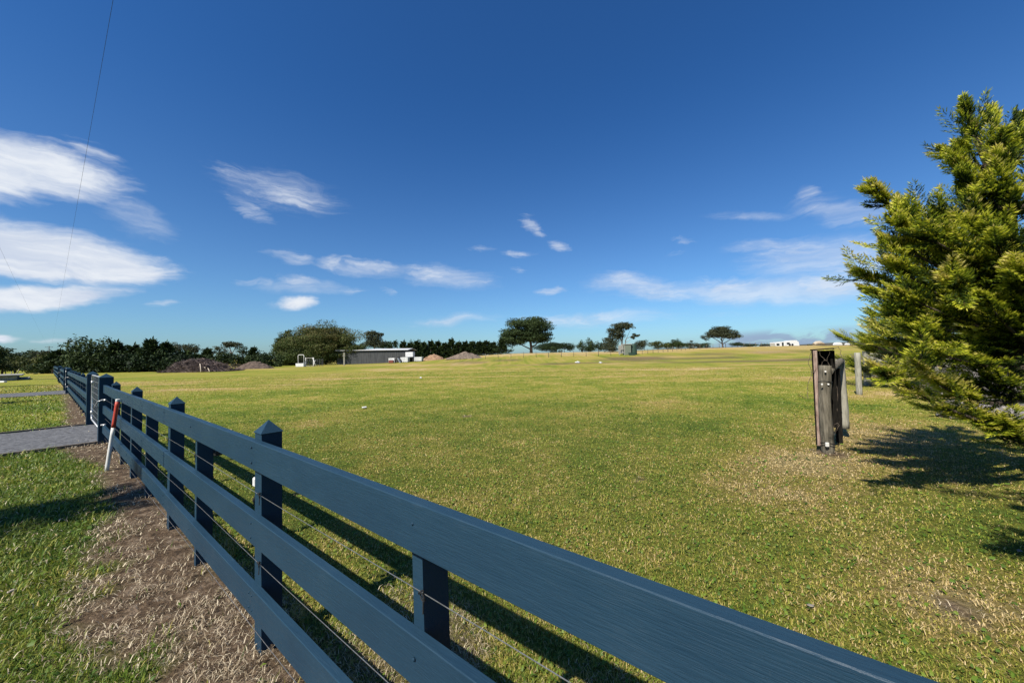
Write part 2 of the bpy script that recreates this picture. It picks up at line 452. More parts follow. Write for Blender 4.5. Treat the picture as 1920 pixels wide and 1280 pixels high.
MAT['gal'] = mat_noise('galvanised_steel', (.42, .43, .44), (.68, .69, .70), 14, .38, bs=.1, metal=.6)
MAT['gravel'] = mat_noise('gravel', (.030, .032, .037), (.215, .22, .235), 17, .95, bs=.9, bd=.02, detail=6, lo=.3, hi=.7)
MAT['edging'] = mat_noise('edging_timber', (.10, .08, .06), (.24, .20, .16), 8, .9, (1, 8, 8))
MAT['wood_grey'] = mat_noise('weathered_timber', (.06, .054, .040), (.22, .195, .150), 5, .9, (9, 9, .8), .7, .012)
MAT['wood_light'] = mat_noise('silvered_timber', (.22, .21, .17), (.44, .42, .35), 5, .9, (9, 9, .8), .6, .01)
MAT['wood_red'] = mat_noise('rusty_flaking_steel', (.16, .10, .08), (.44, .33, .28), 7, .85, (8, 8, 1.2), .5, .006)
MAT['wood_black'] = mat_noise('black_timber', (.005, .005, .005), (.018, .016, .013), 8, .95, (6, 6, 1), .6, .01, spec=.1)  # near-black tone for the boards, edge and cap of the old strainer
MAT['bark'] = mat_noise('bark', (.05, .038, .028), (.17, .13, .10), 9, .95, (5, 5, 1), .8, .02)
MAT['bark_pale'] = mat_noise('pale_bark', (.24, .21, .18), (.50, .46, .41), 4, .85, (4, 4, .7), .4, .02)
MAT['rock'] = mat_noise('rubble_rock', (.06, .052, .046), (.36, .33, .31), 3.2, .92, bs=.9, bd=.05, lo=.3, hi=.68)
MAT['dirt'] = mat_noise('dug_soil', (.10, .078, .060), (.27, .21, .165), 2.2, .98, bs=.9, bd=.15)
MAT['dirt_red'] = mat_noise('clay_soil', (.19, .11, .065), (.42, .27, .17), 1.8, .98, bs=.9, bd=.15)
MAT['dirt_dark'] = mat_noise('dark_soil', (.06, .044, .036), (.17, .125, .10), 2.5, .98, bs=.9, bd=.15)
MAT['brush'] = mat_noise('dead_twigs', (.06, .04, .036), (.42, .33, .30), 2, .95, bs=.3)
MAT['straw'] = mat_noise('pale_log', (.40, .33, .25), (.62, .54, .44), 4, .9)
MAT['shed'] = mat_noise('grey_cladding', (.040, .044, .048), (.085, .09, .095), 1.2, .6, (3, 3, .3), .1)
MAT['roof'] = mat_noise('pale_roof_sheet', (.66, .67, .68), (.82, .82, .82), 2, .4, bs=.1)
MAT['white'] = mat_noise('white_plastic', (.66, .67, .68), (.85, .85, .84), 3, .45, bs=.05)
MAT['white_paint'] = mat_noise('white_paint', (.70, .69, .66), (.86, .85, .83), 9, .5, bs=.1)
MAT['red_paint'] = mat_noise('red_paint', (.48, .055, .035), (.62, .09, .055), 12, .5, bs=.1)
MAT['dark'] = mat_plain('dark_rubber', (.02, .02, .022), .6)
MAT['glass'] = mat_plain('dark_window', (.02, .024, .03), .12, spec=.6)
MAT['green_paint'] = mat_plain('faded_green_paint', (.20, .235, .18), .6)
MAT['green_dark'] = mat_plain('dark_green_tank', (.035, .075, .055), .5)
MAT['concrete'] = mat_noise('old_concrete', (.24, .23, .21), (.42, .41, .38), 5, .9, bs=.3)
MAT['rust'] = mat_plain('rust_red_crate', (.22, .055, .04), .7)

# ------------------------------------------------------------------ ground: one sheet to the horizon
def graded(fine, near, far, n_out, lo_fine, hi_fine):
    mid = np.arange(lo_fine, hi_fine + 1e-6, fine)
    k = np.arange(1, n_out + 1)
    out = near * (np.power(far / near, k / n_out))
    return np.concatenate([lo_fine - out[::-1], mid, hi_fine + out])
gx = graded(.12, .12, 5200, 95, -16, 17)
gy = graded(.12, .12, 5200, 95, -3, 22)
X, Y = np.meshgrid(gx, gy)
Z = terrain(X, Y)
dry, dirt = maps(X, Y)
nx, ny = len(gx), len(gy)
idx = np.arange(nx * ny).reshape(ny, nx)
Fq = np.stack([idx[:-1, :-1], idx[:-1, 1:], idx[1:, 1:], idx[1:, :-1]], -1).reshape(-1, 4)
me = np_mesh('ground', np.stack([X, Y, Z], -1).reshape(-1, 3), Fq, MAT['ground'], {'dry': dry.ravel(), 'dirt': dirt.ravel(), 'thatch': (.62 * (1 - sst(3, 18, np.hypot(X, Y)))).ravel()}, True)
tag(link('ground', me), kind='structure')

# driveways crossing the verge (gravel with timber edging)
def driveway(s0, s1, side0, side1):
    mb = MB()
    n = 40
    rows = []
    for i in range(n + 1):
        sd_ = side0 + (side1 - side0) * i / n
        rows.append([mb.bm.verts.new(FS(s0 + (s1 - s0) * j / 12, sd_, .022 + .006 * math.sin(i * 1.7 + j))) for j in range(13)])
    for a, b in zip(rows, rows[1:]):
        for j in range(12): mb.bm.faces.new((a[j], b[j], b[j + 1], a[j + 1]))
    o = mb.build('driveway', MAT['gravel']); tag(o, kind='structure')
driveway(10.66, 13.9, -12, .12)
driveway(29.0, 32.6, -14, .1)
for s_, txt in ((10.62, 'weathered timber edging board on the near side of the gravel driveway'), (13.95, 'weathered timber edging board on the far side of the gravel driveway')):
    mb = MB()
    a = FS(s_, -12.0); b = FS(s_, 0.1 if s_ < 12 else -.1)
    d = Vector(b - a); mtx = Matrix.Translation(Vector(a)) @ Matrix.Rotation(math.atan2(d.y, d.x), 4, 'Z')
    mb.box((0, -.02, -.05), (d.length, .02, .055), .004, mtx)
    tag(mb.build('edging_board', MAT['edging']), txt, 'edging', 'timber edging of the driveway')

# hills far off on the right
def hill(name, pts, Y0, depth, label=None):
    mb = MB(); V = []; Fa = []
    n = len(pts)
    for k, (fy, fz) in enumerate(((0, 0), (.25, .75), (.5, 1), (1, .6))):
        for (px, py) in pts:
            p = at(px, py, Y0); z = max(p[2], .5)
            V.append((p[0] * (1 + fy * depth / Y0), Y0 + fy * depth, -2 if fz == 0 else z * fz * (1 if fy <= .5 else .9)))
    for k in range(3):
        for i in range(n - 1): Fa.append((k * n + i, k * n + i + 1, (k + 1) * n + i + 1, (k + 1) * n + i))
    me = np_mesh(name, V, Fa, MAT['hill'], None, True); return tag(link(name, me), kind='structure')
MAT['hill'] = mat_noise('hill_scrub', (.045, .05, .035), (.13, .115, .085), .05, .95, bs=.3, bd=1)
hill('hill', [(1380, 655), (1440, 650), (1490, 643), (1530, 640), (1580, 637), (1640, 635), (1760, 632), (1920, 630), (2300, 625)], 700, 500)
hill('hill', [(1180, 657), (1260, 651), (1330, 649), (1420, 648), (1500, 648), (1640, 648), (1900, 645)], 420, 250)

# ------------------------------------------------------------------ post and rail fence
FZ = math.atan2(D2[1], D2[0])
def fence_root(label, s=0.0):
    o = empty('rail_fence', FS(s, 0), label, 'fence', FZ, 'blue post and rail fence sections')
    return o
rnd = random.Random(4)
def post_mesh(parent, s, w=.10, d=.10, zt=1.15, cap=.065, y1=0.0, lean=0.0, name='post'):
    mb = MB()
    x0, x1 = s - w / 2, s + w / 2; y0 = y1 - d
    e = .006
    lz = lambda z: lean * z
    prof = [(-.12, 0), (zt - .004, 0), (zt, e if cap else 0)]
    vs = []
    for z, g in prof:
        vs.append([mb.bm.verts.new((x + lz(z), y, z)) for x, y in ((x0 - g, y0 - g), (x1 + g, y0 - g), (x1 + g, y1 + g), (x0 - g, y1 + g))])
    for a, b in zip(vs, vs[1:]):
        for k in range(4): mb.bm.faces.new((a[k], a[(k + 1) % 4], b[(k + 1) % 4], b[k]))
    mb.bm.faces.new(vs[0][::-1])
    if cap:
        ap = mb.bm.verts.new(((x0 + x1) / 2 + lz(zt), (y0 + y1) / 2, zt + cap))
        for k in range(4): mb.bm.faces.new((vs[-1][k], vs[-1][(k + 1) % 4], ap))
    else: mb.bm.faces.new(vs[-1])
    return mb.build(name, MAT['paint'], parent)

def rail_mesh(parent, s0, s1, z0, z1, zz0=0.0, zz1=0.0, t=.035):
    """one board with slight bow and worn edges, along local x"""
    mb = MB(); n = max(6, int((s1 - s0) / .22)); g = .0025; rows = []
    ph = rnd.uniform(0, 6); amp = rnd.uniform(.001, .004)
    for i in range(n + 1):
        u = i / n; s = s0 + .0015 + (s1 - s0 - .003) * u
        dz = zz0 * (1 - u) + zz1 * u + amp * math.sin(u * 5 + ph); dy = .002 * math.sin(u * 7 + ph * 2)
        pr = [(.0005, z0), (t - g, z0), (t, z0 + g), (t, z1 - g), (t - g, z1), (.0005, z1)]
        rows.append([mb.bm.verts.new((s, y + dy if y > .001 else y, z + dz)) for y, z in pr])
    for a, b in zip(rows, rows[1:]):
        for k in range(6): mb.bm.faces.new((a[k], a[(k + 1) % 6], b[(k + 1) % 6], b[k]))
    mb.bm.faces.new(rows[0][::-1]); mb.bm.faces.new(rows[-1])
    return mb.build('rail', MAT['paint'], parent)

def bolts(parent, spots, name='bolt'):
    mb = MB()
    for s, z in spots:
        mb.tube([(s, .0345, z), (s, .0385, z), (s, .0405, z)], [.0055, .005, .002], 8)
    return mb.build(name, MAT['paint'], parent)

def wire_mesh(parent, s0, s1, z, mains, barbed=False, r=.0016, name='wire'):
    mb = MB(); pts = []
    n = int((s1 - s0) / .3) + 1
    for i in range(n + 1):
        s = s0 + (s1 - s0) * i / n
        pts.append((s, .0035, z + .004 * math.sin(s * 2.1)))
    mb.tube(pts, r, 5)
    if barbed:
        s = s0 + .05
        while s < min(s1, 6):
            zz = z + .004 * math.sin(s * 2.1)
            for k in (-1, 1):
                mb.tube([(s, .0035 - k * .004, zz - .006), (s + .002 * k, .0035, zz), (s + .004, .0035 + k * .004, zz + .006)], .0007, 4)
            s += .11
    return mb.build(name, MAT['wire'], parent)

def tie(parent, s, z):
    mb = MB(); pts = []
    for i in range(17):
        a = i / 16 * 2 * math.pi * 1.25
        pts.append((s + .016 * math.cos(a), .004 + .007 + .006 * math.sin(a * .7), z + .014 * math.sin(a)))
    pts.append((s - .004, .012, z - .05))
    mb.tube(pts, .0022, 5)
    return mb.build('wire_tie', MAT['dark'], parent)

RZ = ((.965, 1.115), (.570, .715), (.200, .345))
def fence(label, s_start, s_end, mains, inters, joints, detail=False, leans={}):
    root = fence_root(label)
    for s in mains: post_mesh(root, s, lean=leans.get(s, rnd.uniform(-.008, .008)))
    for s in inters: post_mesh(root, s, w=.05, d=.10, zt=.985, cap=0, y1=-.0005, lean=leans.get(s, 0), name='batten')
    dz = {}
    for r_, (z0, z1) in enumerate(RZ):
        js = [s_start] + [j for j in joints[r_] if s_start < j < s_end] + [s_end]
        zprev = 0.0
        for a, b in zip(js, js[1:]):
            znext = rnd.uniform(-.010, .010) if r_ else rnd.uniform(-.003, .003)
            rl = rail_mesh(root, a, b, z0, z1, zprev, znext)
            if detail:
                sp = []
                for s in mains + inters:
                    if a - .02 <= s <= b + .02:
                        u = (s - a) / (b - a); dd = zprev * (1 - u) + znext * u
                        s2 = min(max(s, a + .022), b - .022)
                        if s in mains: sp += [(s2, z1 - .035 + dd), (s2, z0 + .035 + dd)]
                        else: sp += [(s2, (z0 + z1) / 2 + dd + .01)]
                for q in sp: bolts(rl, [q])
            zprev = znext
    return root

FS_LEAN = {2.34: .012, .94: .03}
near_fence = fence('dark blue post and rail fence with wires running along the near edge of the paddock', -3.4, 10.58,
      [-2.9, -.62, 2.34, 4.68, 7.13, 9.5], [-1.7, .94, 3.68, 5.95, 8.2],
      [[-.62, 4.68, 9.5], [-.62, 4.68, 8.9], [-2.9, 2.34, 7.13]], True, FS_LEAN)
for z in (.83, .47, .10): wire_mesh(near_fence, -3.4, 10.55, z, None, False, .0014)
for s, z in ((2.30, .83), (.93, .83), (2.30, .47), (3.66, .83), (4.66, .83)): tie(near_fence, s, z)
mb = MB(); mb.box((2.405, -.035, .845), (2.445, .0, .895), .006)
ins = mb.build('insulator', MAT['white'], near_fence)
mb = MB(); mb.tube([(2.42, -.02, .845), (2.43, -.03, .80), (2.47, -.02, .76), (2.49, -.03, .72)], [.011, .013, .011, .007], 8); mb.build('clamp', MAT['dark'], ins)
# second insulator and black clamp on the field side of the next batten
mb = MB(); mb.box((3.62, -.15, .805), (3.70, -.10, .85), .006); i2 = mb.build('insulator', MAT['dark'], near_fence)
mb = MB(); mb.tube([(3.6, -.14, .83), (3.5, -.18, .845), (3.47, -.2, .87)], [.009, .011, .005], 6); mb.build('clamp', MAT['dark'], i2)
mb = MB(); mb.tube([(3.72, -.15, .46), (3.66, -.17, .45), (3.6, -.15, .44)], .016, 6); mb.build('clamp', MAT['dark'], near_fence)

def big_post(root, s, y1=.085, w=.19, h=1.26, cap=.075): return post_mesh(root, s, w=w, d=w, zt=h, cap=cap, y1=y1, name='gate_post')
big_post(near_fence, 10.68)
mid_fence = fence('short blue fence section between the first mesh gate and the second driveway gate', 14.1, 29.3,
      [16.4, 18.8, 21.2, 23.6, 26.0, 28.2], [15.2, 17.6, 20, 22.4, 24.8, 27.1], [[18.8, 23.6], [16.4, 21.2, 26.0], [18.8, 23.6]])
big_post(mid_fence, 14.02); big_post(mid_fence, 29.4)
for z in (.83, .47): wire_mesh(mid_fence, 14.1, 29.3, z, None)
far_fence = fence('blue fence section beyond the second driveway gate', 33.2, 45.9, [35.5, 38, 40.4, 42.8, 45.2], [34.3, 36.7, 39.2, 41.6, 44], [[38, 42.8], [35.5, 40.4], [38, 42.8]])
big_post(far_fence, 33.1); big_post(far_fence, 46.0)
end_fence = fence('farthest blue fence section reaching the dark trees', 49.6, 84, [52, 54.4, 56.8, 59.2, 61.6, 64, 66.4, 68.8, 71.2, 73.6, 76, 78.4, 80.8], [], [[54.4, 59.2, 64, 68.8, 73.6, 78.4]] * 3)
big_post(end_fence, 49.5)

def gate(s0, s1, label):
    root = empty('farm_gate', FS(s0, 0), label, 'gate', FZ, 'silver mesh farm gates')
    L = s1 - s0; z0, z1 = .16, 1.24; mb = MB(); r = .017
    c = .06; path = [(c, 0, z0), (L - c, 0, z0), (L, 0, z0 + c), (L, 0, z1 - c), (L - c, 0, z1), (c, 0, z1), (0, 0, z1 - c), (0, 0, z0 + c), (c, 0, z0)]
    mb.tube(path, r, 8); mb.build('gate_frame', MAT['gal'], root)
    mb = MB()
    for i in range(1, 8): z = z0 + (z1 - z0) * i / 8; mb.tube([(0, .004, z), (L, .004, z)], .0028, 5)
    n = int(L / .3)
    for i in range(1, n): x = L * i / n; mb.tube([(x, -.003, z0), (x, -.003, z1)], .0028, 5)
    mb.build('wire_mesh', MAT['gal'], root)
    mb = MB()
    for z in (.32, 1.06): mb.tube([(L - .01, 0, z), (L + .10, .02, z)], .012, 6); mb.tube([(L, 0, z - .04), (L, 0, z + .04)], .024, 8)
    mb.build('hinge', MAT['gal'], root)
    mb = MB(); mb.tube([(0.02, .02, .66), (-.05, .07, .68), (-.12, .13, .70), (-.24, .125, .745), (-.34, .10, .82), (-.36, .03, .84)], .009, 7)
    mb.build('chain', MAT['gal'], root)
    mb = MB(); mb.tube([(-.31, .06, .83), (-.33, .0, .84), (-.35, .03, .82)], .016, 6); mb.tube([(-.31, .06, .36), (-.33, .0, .37), (-.37, .03, .35)], .016, 6); mb.build('latch', MAT['gal'], root)
    return root
gate(10.83, 13.86, 'silver mesh farm gate closed beside the red and white marker stake')
gate(29.55, 32.95, 'silver mesh farm gate at the second driveway')
gate(46.15, 49.35, 'farthest silver mesh farm gate')

# marker stake
g = ray(200, 882); t_ = -H / g[2]; b0 = np.array([g[0] * t_, g[1] * t_, 0]); tp = at(221, 748, b0[1] + .02)
st = empty('marker_stake', b0, 'leaning white marker stake with a red band in front of the blue fence', 'stake')
d = Vector(tp - b0)
def seg_tube(u0, u1, r, mat, nm, cap=True):
    mb = MB(); mb.tube([d * (u0 + (u1 - u0) * k / 6) for k in range(7)], r, 12); return mb.build(nm, mat, st)
seg_tube(-.04, .60, .0235, MAT['white_paint'], 'stake'); seg_tube(.60, .965, .0238, MAT['red_paint'], 'red_band'); seg_tube(.965, 1.0, .0236, MAT['white_paint'], 'cap')

# ------------------------------------------------------------------ foliage generators
ROLLSD = .32
def rotm(dirs, rng, roll=True):
    """rotation matrices (N,3,3) with columns x=dir"""
    dirs = dirs / np.linalg.norm(dirs, axis=1, keepdims=True)
    up = np.tile(np.array([0, 0, 1.0]), (len(dirs), 1))
    bad = np.abs(dirs[:, 2]) > .95; up[bad] = (1, 0, 0)
    y = np.cross(up, dirs); y /= np.linalg.norm(y, axis=1, keepdims=True)
    z = np.cross(dirs, y)
    if roll is not None:
        a = roll if isinstance(roll, np.ndarray) else rng.normal(0, ROLLSD, len(dirs))
        c, s = np.cos(a)[:, None], np.sin(a)[:, None]
        y, z = y * c + z * s, z * c - y * s
    return np.stack([dirs, y, z], -1)

def shoots_mesh(P, Dr, L, W, rng):
    """kites: base, two sides, tip"""
    n = len(P); Dr = Dr / np.linalg.norm(Dr, axis=1, keepdims=True)
    r = rng.normal(size=(n, 3)); S = np.cross(Dr, r); S /= np.linalg.norm(S, axis=1, keepdims=True)
    L = L[:, None]; W = W[:, None]
    V = np.stack([P, P + Dr * L * .45 + S * W, P + Dr * L, P + Dr * L * .45 - S * W], 1)
    return V.reshape(-1, 3), np.arange(n * 4).reshape(n, 4)

def plume_template(rng, nb=30, ns=12, shoot=.050, w=.0040, spread=.34, phs=.16):
    P = []; Dd = []; T = []; SC = []
    for i in range(nb):
        t = (i + .5) / nb
        base = np.array([t, 0, .10 * t * t])
        l = spread * (1 - t) ** 1.05 * (.6 + .7 * math.sin(min(1, t * 3) * math.pi / 2)) * rng.uniform(.6, 1.15) + .035
        sgn = 1 if i % 2 else -1
        phi = rng.normal(0, phs)
        ang = R(rng.uniform(26, 50))
        d = np.array([math.cos(ang), sgn * math.sin(ang) * math.cos(phi), math.sin(ang) * math.sin(phi) + .12])
        d /= np.linalg.norm(d)
        m = max(3, int(ns * (l / .3) ** .6) + 1)
        for k in range(m):
            u = (k + rng.uniform(.2, .8)) / m
            p = base + d * l * u
            side = np.cross(d, rng.normal(size=3)); side /= np.linalg.norm(side)
            dd = d + side * rng.uniform(.2, .6)
            P.append(p); Dd.append(dd); T.append(.45 * t + .55 * u); SC.append(rng.uniform(.6, 1.2))
        P.append(base + d * l); Dd.append(d); T.append(.4 + .6 * t if t > .3 else .7); SC.append(1.2)
    P.append(np.array([1, 0, .1])); Dd.append(np.array([1, 0, .1])); T.append(1); SC.append(1.6)
    P = np.array(P); Dd = np.array(Dd); T = np.array(T); SC = np.array(SC)
    return P, Dd, T, SC * shoot, SC ** .5 * w

def build_plumes(templates, pos, dirs, size, tone, rng, shoot_mul=1.0, gain=.45, wmul=1.0):
    Vs = []; Ts = []; which = rng.integers(0, len(templates), len(pos))
    Rm = rotm(dirs, rng)
    for k, (P, Dd, T, L, W) in enumerate(templates):
        ids = np.where(which == k)[0]
        if not len(ids): continue
        r = Rm[ids]; sz = size[ids]
        Pw = np.einsum('nij,mj->nmi', r, P) * sz[:, None, None] + pos[ids][:, None, :]
        Dw = np.einsum('nij,mj->nmi', r, Dd)
        n, m = Pw.shape[:2]
        V, _ = shoots_mesh(Pw.reshape(-1, 3), Dw.reshape(-1, 3), np.tile(L, n) * shoot_mul, np.tile(W, n) * wmul, rng)
        tt = tone[ids][:, None] + gain * (T[None, :] - .5) + rng.normal(0, .07, (n, m))
        Vs.append(V); Ts.append(np.repeat(tt.ravel(), 4))
    V = np.concatenate(Vs); T = np.clip(np.concatenate(Ts), 0, 1)
    return V, np.arange(len(V)).reshape(-1, 4), T

def bez(a, b, c, n):
    t = np.linspace(0, 1, n)[:, None]
    return (1 - t) ** 2 * a + 2 * t * (1 - t) * b + t * t * c

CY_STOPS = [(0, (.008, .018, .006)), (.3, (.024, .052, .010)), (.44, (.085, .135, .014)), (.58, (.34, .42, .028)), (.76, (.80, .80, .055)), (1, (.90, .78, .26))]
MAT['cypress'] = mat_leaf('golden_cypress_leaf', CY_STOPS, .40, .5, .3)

def cypress(label, base, top, limbs, seed, gen, plume_n, name='cypress_tree', size=(.5, .95), tone0=.42, shoot=1.0):
    rng = np.random.default_rng(seed)
    root = empty(name, base, label, 'tree', 0, None)
    base = np.array(base, float); top = np.array(top, float)
    tm = MB(); n = 9
    tp = bez(base + np.array([0, 0, -.1]), base * .5 + top * .5 + np.array([.35, .1, 0]), top, n)
    tm.tube([p - base for p in tp], [.12 * (1 - i / n) ** 1.3 + .008 for i in range(n)], 10)
    tm.build('trunk', MAT['bark'], root)
    bm_ = MB(); P = []; Dv = []; S = []; T = []
    alll = list(limbs)
    for (z, azm, rad, rise) in gen(rng):
        k = np.clip((z - base[2]) / (top[2] - base[2]), 0, 1)
        st_ = tp[int(k * (n - 1))]
        alll.append((st_, st_ + np.array([math.sin(azm) * rad, math.cos(azm) * rad, rise]), 0))
    for (a, c, hl) in alll:
        a = np.array(a, float); c = np.array(c, float)
        L = np.linalg.norm(c - a)
        mid = (a + c) / 2 + np.array([0, 0, -.10 * L]) + rng.normal(0, .05, 3) * L
        pts = bez(a, mid, c, 12)
        bm_.tube([p - base for p in pts], [.028 * (1 - i / 12) + .004 for i in range(12)], 5)
        k = max(4, int(plume_n * L * (.55 if a[2] > .68 * top[2] else 1)))
        us = np.sort(rng.uniform(.15, 1.0, k)) ** .8; us[-1] = .96
        for u in us:
            f = u * 11; i = min(10, int(f)); p = pts[i] + (pts[i + 1] - pts[i]) * (f - i)
            tan = pts[i + 1] - pts[i]; tan = tan / np.linalg.norm(tan)
            side = rng.normal(size=3); side[2] = side[2] * .6 + .15; side -= tan * side.dot(tan); side /= np.linalg.norm(side)
            dd = tan * rng.uniform(.7, 1.4) + side * rng.uniform(.25, .75) * (1.15 - u * .7) + np.array([-.28, -.08, .09])
            s = rng.uniform(*size) * (1.08 - .5 * u)
            if u > .95: dd = tan; s = size[0] * .9
            P.append(p); Dv.append(dd); S.append(s)
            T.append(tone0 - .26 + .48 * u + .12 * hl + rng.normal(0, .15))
        for q in range(4):
            dd = tan + rng.normal(0, .38, 3) + np.array([-.25, -.05, .12])
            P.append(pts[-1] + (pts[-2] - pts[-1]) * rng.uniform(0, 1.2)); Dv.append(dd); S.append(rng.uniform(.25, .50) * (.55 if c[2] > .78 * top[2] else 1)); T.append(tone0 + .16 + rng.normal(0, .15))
    bm_.build('branches', MAT['bark'], root)
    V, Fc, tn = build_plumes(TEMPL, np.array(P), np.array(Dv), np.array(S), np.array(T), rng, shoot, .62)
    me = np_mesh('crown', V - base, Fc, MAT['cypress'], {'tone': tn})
    link('crown', me, root)
    return root
_r = np.random.default_rng(77)
TEMPL = [plume_template(_r) for _ in range(10)]
TEMPL_FAR = [plume_template(_r, 12, 4, .055, .012, .30, .5) for _ in range(6)]

# the big golden cypress at the right edge
tb = np.array([5.95, 4.05, 0.0]); ttop = at(1824, 236, 4.05)
def limb(px, py, Y, z0, k=0):
    Y = Y * .86; z0 = z0 * .9; px += 20 + 20 * (px < 1720) * (py < 600); py += 9 + 7 * (px < 1760)
    c = at(px, py, Y)
    f = z0 / ttop[2]; a = tb + (ttop - tb) * f + np.array([.3 * f * (1 - f) * 2, 0, 0])
    return (a, c, k)
LIMBS = [limb(1604, 345, 4.35, 2.6, .6), limb(1640, 400, 4.2, 2.4, .5), limb(1672, 385, 4.5, 2.7, .3), limb(1645, 445, 4.4, 2.2, .5), limb(1700, 430, 4.1, 2.5, .8),
         limb(1643, 485, 4.3, 2.0, .6), limb(1586, 502, 4.6, 1.9, .2), limb(1605, 535, 4.6, 1.8, .3), limb(1660, 540, 4.1, 1.8, .9), limb(1650, 575, 4.3, 1.6, .7),
         limb(1690, 600, 4.2, 1.5, .9), limb(1636, 682, 3.9, .80, 1.7), limb(1705, 676, 4.0, 1.25, 1.5), limb(1735, 645, 4.0, 1.5, 1.0),
         limb(1800, 772, 4.4, .5, .4), limb(1870, 795, 4.3, .45, .2), 
         limb(1780, 300, 4.6, 3.1, .8), limb(1796, 268, 4.7, 3.5, .7), limb(1802, 240, 4.7, 3.9, .5), limb(1842, 215, 4.85, 4.0, .2), limb(1884, 232, 4.9, 3.8, .2), limb(1794, 205, 4.7, 4.05, .3),
         limb(1795, 330, 4.5, 3.0, .4), limb(1798, 370, 4.6, 2.9, .3), limb(1742, 405, 4.7, 2.6, .1), limb(1760, 440, 4.2, 2.5, .8), limb(1810, 420, 4.2, 2.6, .9),
         limb(1915, 245, 4.9, 3.7, .4), limb(1940, 262, 4.7, 3.4, .6), limb(1860, 300, 4.3, 3.0, .9), limb(1850, 450, 4.0, 2.3, .9), limb(1760, 520, 4.0, 2.0, .8), limb(1830, 560, 3.9, 1.7, .5), limb(1900, 500, 3.8, 2.0, .7)]
def gen1(rng):
    for i in range(58):
        z = rng.uniform(.45, 3.7)
        rad = np.interp(z, [.5, 1.2, 2.2, 3.1, 3.8], [1.1, 1.35, 1.2, .62, .22]) * rng.uniform(.65, 1.0)
        a = rng.uniform(0, 2 * math.pi)
        if z < 1.35 and math.sin(a) < .35: z += 1.1
        yield z, a, rad, rad * rng.uniform(.1, .5)
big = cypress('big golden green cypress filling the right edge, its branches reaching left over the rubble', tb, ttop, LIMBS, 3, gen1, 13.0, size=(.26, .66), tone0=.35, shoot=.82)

# overhead/near branches of a neighbour cypress, off to the right of the view
def gen_dense(zmax, rmax, cnt, lean=0.0):
    def g(rng):
        for i in range(cnt):
            z = rng.uniform(.4, zmax); k = z / zmax
            rad = rmax * (1 - k) ** .6 * rng.uniform(.6, 1.0) + .2
            a = rng.uniform(0, 2 * math.pi)
            yield z, a, rad, rad * rng.uniform(.15, .5)
    return g
def hedge_cypress(label, x, y, h, r, seed, cnt=60, pn=3.2, size=(.8, 1.3)):
    b = np.array([x, y, float(terrain(x, y))])
    return cypress(label, b, b + np.array([-.1, 0, h]), [], seed, gen_dense(h - .4, r, cnt), pn, size=size, tone0=.30, shoot=1.7)
hedge_cypress('dark cypress with bright tips behind the round timber posts, next to the rubble', 15.7, 13.9, 4.2, 3.2, 21, 120, 3.6)
hedge_cypress('cypress half hidden behind the golden one, beyond the rubble heap', 19.5, 14.4, 5.0, 3.2, 22, 50, 2.4)
hedge_cypress('farther dark cypress in the row behind the timber posts', 22.6, 19.2, 4.6, 3.0, 23, 50, 2.2)
def gen_near(rng):
    bx, by = 3.7, 1.1; k = 0
    while k < 120:
        z = rng.uniform(.7, 4.3); a = rng.uniform(0, 6.283); rad = rng.uniform(.6, 2.3); rise = rad * rng.uniform(.1, .5)
        ok = True
        for e in (.3, .6, .8, 1.0, 1.2, 1.4):
            x = bx + math.sin(a) * rad * e; y = by + math.cos(a) * rad * e; zz = z + rise * e
            if y > -.5 and x < 1.5 * y + 1.0 and zz < 1.55 + 1.05 * y + 1.2: ok = False
        if ok:
            k += 1; yield z, a, rad, rise
cypress('golden cypress standing outside the picture to the near right', (3.7, 1.1, 0), (3.6, 1.05, 4.9), [], 24, gen_near, 5.0, size=(.40, .75), tone0=.30)
hedge_cypress('taller golden cypress standing outside the picture behind the near one', 7.6, 2.6, 4.4, 1.9, 27, 60, 4.0, (.5, .9))
# a conifer behind the camera's left, its shadow tip falls across the verge
b_ = FS(6.3, -5.6)
hedge_cypress('slender conifer on the verge left of the view', b_[0], b_[1], 6.1, .78, 25, 105, 4.0, (.5, .85))

